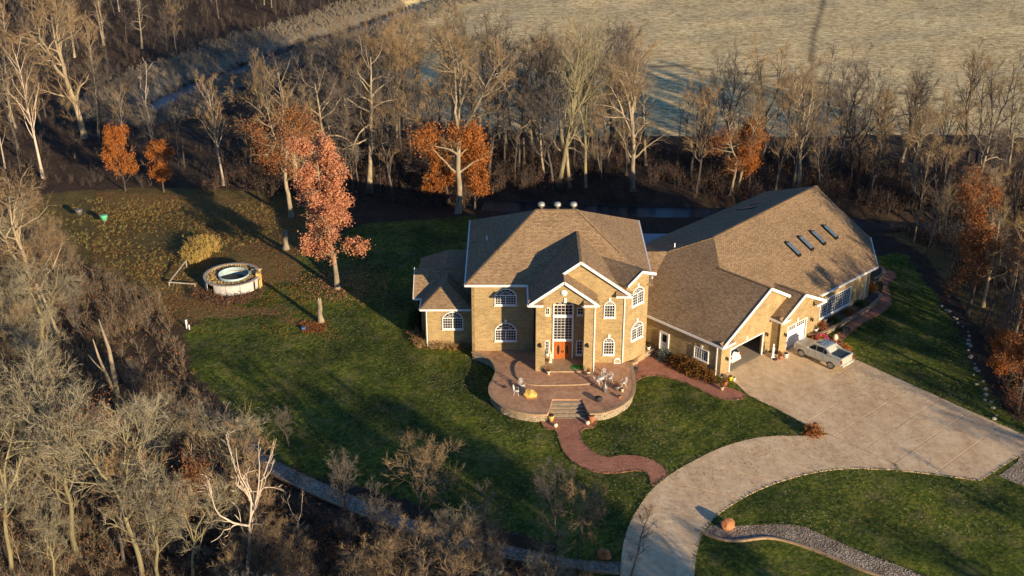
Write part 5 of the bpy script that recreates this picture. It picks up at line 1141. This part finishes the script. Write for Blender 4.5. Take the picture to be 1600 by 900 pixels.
# ------------------------------------------------------------------ patio furniture, pots and small things
plain('white_wire', (.66, .64, .60), .5); plain('terracotta', (.42, .16, .07), .85); plain('cream_ceramic', (.70, .62, .44), .5); plain('yellow_glaze', (.62, .47, .14), .5); plain('pewter', (.20, .19, .18), .5, metal=.4)
plain('grass_mat', (.03, .22, .02), .95); plain('magenta_plastic', (.55, .02, .20), .4); plain('yellow_plastic', (.75, .62, .02), .45); plain('green_plastic', (.12, .50, .28), .5); plain('soil', (.05, .035, .025), .95)
def chair(x, y, z, rz, label):
    t = thing('wire_chair', (x, y, z), label, 'chair', 'white wire patio chairs'); M = Matrix.Translation((x, y, z)) @ Matrix.Rotation(rz, 4, 'Z')
    def tb(name, L, r): g = MB(); [g.tube([M @ Vector(p) for p in q], r, 5) for q in L]; return g.build(name, 'white_wire', t)
    circ = [(.24*math.cos(a*.5236), .24*math.sin(a*.5236), .45) for a in range(13)]; g = MB(); g.tube([M @ Vector((0, 0, .44)), M @ Vector((0, 0, .46))], .24, 14); g.build('seat', 'white_wire', t)
    back = [(-.2, -.22, .45), (-.28, -.25, .8), (-.32, -.16, 1.0), (-.34, 0, 1.06), (-.32, .16, 1.0), (-.28, .25, .8), (-.2, .22, .45)]
    tb('backrest', [back]+[[(-.2, yy, .45), (-.33, yy*.8, 1.02)] for yy in (-.12, -.04, .04, .12)]+[[(-.26, -.25, .66), (-.29, 0, .68), (-.26, .25, .66)]], .017)
    for a, b_ in ((1, 1), (1, -1), (-1, 1), (-1, -1)): tb('leg', [[(.16*a, .16*b_, .45), (.24*a, .22*b_, 0)]], .02)
    for s in (1, -1): tb('armrest', [[(-.27, .25*s, .68), (.1, .3*s, .66), (.16, .2*s, .45)]], .017)
q = G(807, 617, .9); chair(q[0], q[1], .9, -.2, 'white wire chair at the front left corner of the patio, nearer the wall')
q = G(816, 608, .9); chair(q[0], q[1], .9, -1.0, 'white wire chair just behind the golden boulder')
q = G(932, 601, .9); chair(q[0], q[1], .9, .2, 'white wire chair left of the small round table')
q = G(944, 593, .9); chair(q[0], q[1], .9, -1.6, 'white wire chair behind the small round table')
q = G(952, 597, .9); chair(q[0], q[1], .9, -2.4, 'white wire chair right of the small round table')
q = G(974, 604, .9); chair(q[0], q[1], .9, 3.3, 'white wire chair nearest the right patio edge')
q = G(938, 600, .9); t = thing('patio_table', (q[0], q[1], .9), 'small round white wire table among the patio chairs', 'table'); g = MB(); g.tube([(q[0], q[1], 1.58), (q[0], q[1], 1.61)], .38, 18); g.build('table_top', 'white_wire', t); g = MB(); [g.tube([(q[0], q[1], 1.55), (q[0]+.25*math.cos(a), q[1]+.25*math.sin(a), .9)], .02, 5) for a in (0, 2.1, 4.2)]; kind(g.build('leg', 'white_wire', t), 'stuff')
def pot(name, p, z, prof, mat, label, cat='pot', soil=None, plant=None):
    x, y = G(p[0], p[1], z); t = thing(name, (x, y, z), label, cat); g = MB(); g.lathe((x, y, z), prof, 16); g.build('vessel', mat, t)
    r_, h_ = prof[-1]
    if soil: g = MB(); g.tube([(x, y, z+h_-.05), (x, y, z+h_+.004)], r_*.85, 14); g.build('soil', 'soil', t)
    if plant:
        rs = np.random.RandomState(int(p[0])); P = rs.normal(size=(160, 3))*np.array([.14, .14, .13])+np.array([0, 0, h_+.16]); o = bpy.data.objects.new('foliage', npmesh('foliage', *leafquads(P, .05, rs), plant)); C.objects.link(o); o.parent = t
    return t
P_ = [(.20, 0), (.28, .35), (.33, .52), (.35, .56)]
pot('flower_pot', (861, 657), .06, P_, 'yellow_glaze', 'yellow glazed pot left of the foot of the steps', soil=1); pot('flower_pot', (924, 659), .06, [(.22, 0), (.30, .45), (.34, .66), (.36, .70)], 'terracotta', 'tall terracotta pot right of the foot of the steps', soil=1)
J_ = [(.12, 0), (.20, .10), (.22, .22), (.15, .34), (.09, .38)]
pot('jug', (868, 667), .06, J_, 'cream_ceramic', 'small white jug in front of the yellow pot', 'jug', soil=1); pot('jug', (918, 663), .06, J_, 'cream_ceramic', 'cream jug in front of the terracotta pot', 'jug', soil=1)
U_ = [(.13, 0), (.09, .12), (.20, .3), (.24, .42)]
pot('urn', (857, 585), 1.05, U_, 'cream_ceramic', 'small pale urn with dry plants at the left entry pillar', 'urn', 1, 'leaf_rust'); pot('urn', (919, 586), 1.05, U_, 'cream_ceramic', 'small pale urn with dry plants at the right entry pillar', 'urn', 1, 'leaf_rust')
pot('chiminea', (945, 612), .9, [(.22, 0), (.14, .12), (.30, .35), (.30, .55), (.12, .8), (.09, 1.05), (.12, 1.1)], 'pewter', 'grey patio chiminea in front of the round table', 'chiminea')
pot('fire_pot', (935, 627), .9, [(.2, 0), (.34, .15), (.36, .38), (.38, .42)], 'black_plastic', 'squat black fire pot near the top of the steps', 'fire pot', 1)
pot('flower_pot', (964, 608), .9, [(.24, 0), (.36, .2), (.40, .40)], 'pewter', 'wide dark bowl planter on the right of the patio', soil=1, plant='leaf_rust'); pot('flower_pot', (968, 622), .9, [(.13, 0), (.18, .2), (.2, .26)], 'terracotta', 'small orange pot by the right patio edge', soil=1)
pot('flower_pot', (972, 612), .9, [(.12, 0), (.16, .3), (.18, .34)], 'cream_ceramic', 'small pale pot beside the rightmost patio chair', soil=1)
# statue by the door
def statue(p, z, h, mat, label, name='garden_statue'):
    x, y = G(p[0], p[1], z); t = thing(name, (x, y, z), label, 'statue'); g = MB(); g.box((x, y, z+.1), (.34, .34, .2)); g.build('plinth', mat, t); g = MB(); s = h
    g.lathe((x, y, z+.2), [(.15, 0), (.16, .1*s), (.11, .3*s), (.15, .5*s), (.16, .62*s), (.06, .70*s), (.05, .73*s), (.09, .78*s), (.10, .86*s), (.03, .94*s)], 12); g.build('figure', mat, t)
statue((860, 566), 1.2, 1.1, 'cream_ceramic', 'small pale statue left of the orange front doors'); statue((1207, 559), .05, 1.5, 'white_paint', 'tall white garden statue between the two garage bays')
x, y = G(902, 576, 1.2); g = MB(); g.box((x, y+.3, 1.215), (1.15, .75, .03)); tag(g.build('door_mat', 'grass_mat', None, (x, y, 1.2)), 'bright green mat on the stoop by the right entry pillar', 'mat')
# white curved garden bench by the wall, black box on the path
x, y = G(964, 567, .9); t = thing('garden_ornament', (x, y, .9), 'white curved garden ornament against the wall at the right of the patio', 'ornament'); g = MB(); g.tube([(x-.3, y, .9), (x-.28, y, 1.25), (x-.05, y, 1.4), (x+.2, y, 1.3), (x+.28, y, 1.05)], [.07, .09, .1, .09, .05], 8); g.build('body', 'white_paint', t); g = MB(); g.box((x, y, .93), (.7, .3, .06)); g.build('base', 'white_paint', t)
def crate(p, z, sx, sy, sz, mat, label, nm='box', cat='box', lid=None):
    x, y = G(p[0], p[1], z); t = thing(nm, (x, y, z), label, cat); g = MB(); g.box((x, y, z+sz/2), (sx, sy, sz)); g.build('body', mat, t); g = MB(); g.box((x, y, z+sz+.025), (sx+.05, sy+.05, .05)); g.build('lid', lid or mat, t)
crate((992, 580), .05, .55, .4, .3, 'black_plastic', 'small black box on the red path beside the patio edge')
crate((1321, 519), .05, .75, .55, .5, 'black_plastic', 'black bin on the path beside the hall planter', 'bin', 'bin')
pot('bucket', (1141, 594), .05, [(.18, 0), (.24, .42), (.25, .44)], 'yellow_plastic', 'yellow bucket at the corner of the open garage', 'bucket', 1); pot('bucket', (1147, 594), .05, [(.13, 0), (.17, .3), (.18, .32)], 'white_paint', 'small white bucket right of the yellow bucket', 'bucket', 1)
pot('flower_pot', (1128, 609), .05, [(.14, 0), (.2, .3), (.22, .34)], 'cream_ceramic', 'small pale pot at the end of the hedge', soil=1, plant='leaf_rust'); pot('flower_pot', (1133, 602), .05, [(.16, 0), (.24, .4), (.26, .44)], 'terracotta', 'dark red pot between the hedge and the yellow bucket', soil=1, plant='leaf_rust')
pot('flower_pot', (1219, 561), .05, [(.17, 0), (.24, .4), (.26, .44)], 'terracotta', 'terracotta pot left of the white bucket by the second garage bay', soil=1, plant='leaf_rust'); pot('bucket', (1228, 558), .05, [(.2, 0), (.27, .42), (.28, .44)], 'white_paint', 'white bucket at the left edge of the closed garage door', 'bucket', 1)
pot('flower_pot', (1211, 562), .05, [(.22, 0), (.26, .06), (.24, .08)], 'black_plastic', 'flat dark saucer on the drive in front of the white statue', 'saucer', soil=1)
pot('flower_pot', (1274, 517), .5, [(.2, 0), (.3, .3), (.32, .33)], 'white_paint', 'white planter box at the corner right of the closed garage door', soil=1, plant='evergreen'); pot('flower_pot', (1289, 503), .5, [(.15, 0), (.22, .3), (.24, .34)], 'cream_ceramic', 'pale pot among the plants under the hall window', soil=1)
pot('flower_pot', (1013, 546), .75, [(.15, 0), (.22, .3), (.24, .34)], 'white_paint', 'white pot on the end of the curved planter by the side door', soil=1)
x, y = G(1284, 534); t = thing('snow_tube', (x, y, .05), 'magenta inflatable tube leaning behind the truck bonnet', 'tube'); g = MB(); N = 20; L = [(x+.52*math.cos(2*math.pi*k/N), y+.40*math.sin(2*math.pi*k/N)+.1, .40+.12*math.sin(2*math.pi*k/N)) for k in range(N+1)]; g.tube(L, .19, 10, cap=False); g.build('ring', 'magenta_plastic', t)
pot('flower_pot', (1305, 531), .05, [(.16, 0), (.3, .25), (.16, .6), (.1, .66)], 'cream_ceramic', 'pale upright urn among the orange bushes behind the truck')
pot('flower_pot', (1312, 541), .05, [(.2, 0), (.32, .25), (.25, .5)], 'terracotta', 'dark red round pot among the orange bushes behind the truck', soil=1)

# ------------------------------------------------------------------ the meadow: ruined ring pool, stumps, pipes
plain('old_white_panel', (.50, .50, .48), .6, var=.15, scale=2); plain('pool_liner', (.35, .47, .52), .5, var=.2, scale=1.5); plain('old_timber', (.34, .24, .13), .9, var=.3); plain('gold_timber', (.55, .38, .12), .85, var=.2); plain('wood_core', (.45, .32, .18), .9, var=.3, scale=2, bmp=.02)
cx, cy = -31.9, 131.85; t = thing('ring_pool', (cx, cy, 0), 'round derelict above ground pool with white wall, debris deck and timber steps in the meadow', 'pool')
def ringwall(name, r, z0, z1, mat, a0=0, a1=2*math.pi, th=.06, n=40, C2=(cx, cy), par=None):
    g = MB(); 
    for k in range(n):
        a, b_ = a0+(a1-a0)*k/n, a0+(a1-a0)*(k+1)/n; P = [(C2[0]+r*math.cos(a), C2[1]+r*math.sin(a)), (C2[0]+r*math.cos(b_), C2[1]+r*math.sin(b_)), (C2[0]+(r-th)*math.cos(b_), C2[1]+(r-th)*math.sin(b_)), (C2[0]+(r-th)*math.cos(a), C2[1]+(r-th)*math.sin(a))]
        vs = [(p[0], p[1], z0) for p in P]+[(p[0], p[1], z1) for p in P]; g.add(vs, [(0, 1, 5, 4), (2, 3, 7, 6), (4, 5, 6, 7), (3, 2, 1, 0)]+([(3, 0, 4, 7)] if k == 0 else [])+([(1, 2, 6, 5)] if k == n-1 else []))
    return g.build(name, mat, par or t)
for a0, a1 in ((-2.1, -1.62), (-1.6, -1.12), (-1.10, -.55), (-3.1, -2.5), (-.45, .5), (.52, 1.5), (1.52, 2.4), (2.42, 3.16)): ringwall('wall_panel', 3.15, 0, 1.2, 'old_white_panel', a0, a1, n=10)
ringwall('rim', 3.25, 1.2, 1.27, 'rock_pale', th=.35); ringwall('inner_wall', 1.75, .2, 1.35, 'pool_liner', n=36, C2=(cx+.15, cy+.1)); g = MB(); g.tube([(cx, cy, .1), (cx, cy, .5)], 1.7, 30); g.build('pool_floor', 'joint_soil', t)
ringwall('deck', 3.1, .95, 1.02, 'old_timber', th=1.4)
rs = np.random.RandomState(8); a = rs.uniform(0, 6.28, 2600); r_ = rs.uniform(1.8, 3.1, 2600); P = np.stack([r_*np.cos(a), r_*np.sin(a), 1.05+rs.uniform(0, .12, 2600)], 1)
o = bpy.data.objects.new('debris', npmesh('debris', *leafquads(P, .09, rs), 'dry_grass')); C.objects.link(o); o.parent = t; kind(o, 'stuff')
for k in range(5):
    y_ = cy+.1+.25*k; g = MB(); g.box((cx+2.4+.05*k, cy+.35+.28*k, 1.3), (1.2, .18, .05)); g.build('deck_board', 'gold_timber' if k % 2 else 'rock_pale', t)
for xx, yy, hh in ((3.15, .15, 1.9), (3.35, -.5, 1.5), (2.6, .2, 1.5), (3.3, -1.0, 1.1)): g = MB(); g.box((cx+xx, cy+yy, hh/2), (.16, .16, hh)); g.build('timber_post', 'gold_timber', t)
g = MB(); g.box((cx+3.05, cy-.25, 1.35), (.5, .6, .5)); g.build('timber_box', 'gold_timber', t)
brush('dead_stems', 150, (-37, -27, 126, 132), [[(300, 455), (345, 462), (410, 462), (412, 445), (405, 470), (350, 480), (300, 470)]], (.3, .9), 14, .02, 'brush_stem', 41, .8, 3, leaves='leaf_rust', nleaf=1600, ls=.08, dens=lambda x, y: np.ones_like(x))
# tall stumps
def stump(base, top, r, label, seed):
    x, y = G(*base); h = HT(base, top); rs_ = random.Random(seed); t = thing('tree_stump', (x, y, 0), label, 'stump'); g = MB(); N = 7
    g.tube([(x+rs_.uniform(-.05, .05), y, h*k/N) for k in range(N+1)], [r*1.7, r*1.2]+[r*rs_.uniform(.9, 1.05) for _ in range(N-1)], 11); g.build('trunk', 'bark_pale', t)
    for k in range(4): a = rs_.uniform(0, 6.28); g = MB(); g.tube([(x+math.cos(a)*r*.5, y+math.sin(a)*r*.5, h-.1), (x+math.cos(a)*r*.6, y+math.sin(a)*r*.6, h+rs_.uniform(.1, .3))], [.1, .02], 5); g.build('splinter', 'wood_core', t)
stump((447, 389), (446, 362), .33, 'tall pale tree stump near the top of the lawn left of the pink leaved oak', 1); stump((501, 503), (497, 468), .27, 'tall pale tree stump on the lawn with its long shadow running to the pool', 2)
x, y = G(490, 512); litter('wood_chips', 900, (x-2.2, x+1.4, y-1.2, y+1.6), [[(465, 505), (480, 500), (508, 504), (512, 515), (498, 524), (474, 522)]], 'leaf_rust', 44, .11, dens=lambda a, b_: np.ones_like(a))
# broken snag and its twin
x, y = G(186, 632); t = thing('broken_snag', (x, y, 0), 'two stemmed broken dead trunk with splintered tops in the scrub left of the lawn', 'dead tree'); g = MB(); g.tube([(x, y, 0), (x-.05, y, 3), (x-.15, y, 6), (x-.75, y+.2, 9.0)], [.30, .25, .18, .06], 8); g.build('trunk', 'bark_pale', t); g = MB(); g.tube([(x-.05, y, .8), (x-.8, y, 3.4), (x-1.3, y+.2, 5.0), (x-1.5, y, 7.0)], [.2, .16, .12, .05], 7); g.build('limb', 'bark_pale', t); g = MB(); g.tube([(x-.8, y, 3.4), (x-1.6, y, 4.4), (x-2.2, y, 5.4)], [.09, .06, .02], 6); g.build('limb', 'bark_pale', t)
def pipe(p, h, label, r=.11): x, y = G(*p); t = thing('vent_pipe', (x, y, 0), label, 'pipe'); g = MB(); g.tube([(x, y, 0), (x, y, h)], r, 10); g.build('pipe', 'white_paint', t); g = MB(); g.tube([(x, y, h), (x, y, h+.06)], r*1.25, 10); g.build('cap', 'white_paint', t)
pipe((292, 513), .95, 'taller of the two white pipes standing at the left lawn edge'); pipe((296, 515), .5, 'shorter white pipe beside the taller one at the left lawn edge', .08)
for p, lb, mt in (((163, 344), 'bright green plastic tub at the far side of the meadow', 'green_plastic'), ((124, 335), 'pale green grey tub left of the bright green tub', 'pewter')):
    x, y = G(*p); t = thing('plastic_tub', (x, y, 0), lb, 'tub'); g = MB(); g.lathe((x, y, 0), [(.35, 0), (.46, .5), (.5, .62), (.38, .7), (.2, .74)], 14); g.build('tub', mt, t)
x, y = G(283, 420); t = thing('timber_frame', (x, y, 0), 'bent L shaped timber rail in the grass left of the ring pool', 'frame'); x2, y2 = G(289, 447); x3, y3 = G(305, 448); x1, y1 = G(292, 418)
g = MB(); g.beam((x1, y1, .9), (x-.2, y2, .5), .12, .12); g.build('rail', 'rock_pale', t); g = MB(); g.beam((x-.2, y2, .5), (x3, y3, .35), .12, .12); g.build('rail', 'rock_pale', t)
for xx, yy, hh in ((x1, y1, .9), (x-.2, y2, .5), (x3, y3, .35)): g = MB(); g.box((xx, yy, hh/2), (.1, .1, hh)); g.build('post', 'rock_pale', t)
x, y = G(474, 514); g = MB(); g.box((x, y, .12), (.4, .3, .2), .4); tag(g.build('plastic_scrap', 'blue_plastic', None, (x, y, 0)), 'blue plastic scrap by the chips at the stump foot', 'scrap')

# grass leaning over the edges of the paving
leaf('lawn_blade', [(.03, .055, .012), (.07, .10, .02), (.16, .16, .05)], 2)
rs = np.random.RandomState(91); EP = []
def fringe(L, closed=False):
    L = list(L)+([L[0]] if closed else [])
    for a, b in zip(L[:-1], L[1:]):
        k = max(1, int(math.dist(a, b)*16)); t = rs.uniform(size=k); q = rs.normal(size=(k, 2))*.075
        for i in range(k): EP.append((a[0]+(b[0]-a[0])*t[i]+q[i, 0], a[1]+(b[1]-a[1])*t[i]+q[i, 1], .06+rs.uniform(0, .05)))
fringe(outer); fringe(inner); fringe(pad[2:6]); fringe(pad[8:17]); fringe(b1); fringe(b1t); fringe(b2); fringe(b2t)
for o in list(bpy.data.objects):
    if o.name.startswith('walkway'):
        V_ = [v.co for v in o.data.vertices]; n_ = len(V_)//2; fringe([(o.location.x+v.x, o.location.y+v.y) for v in V_[:n_]], True)
EP = np.array(EP); o = bpy.data.objects.new('edge_grass', npmesh('edge_grass', *leafquads(EP, .075, rs), 'lawn_blade')); C.objects.link(o); tag(o, None, None, None, 'stuff')
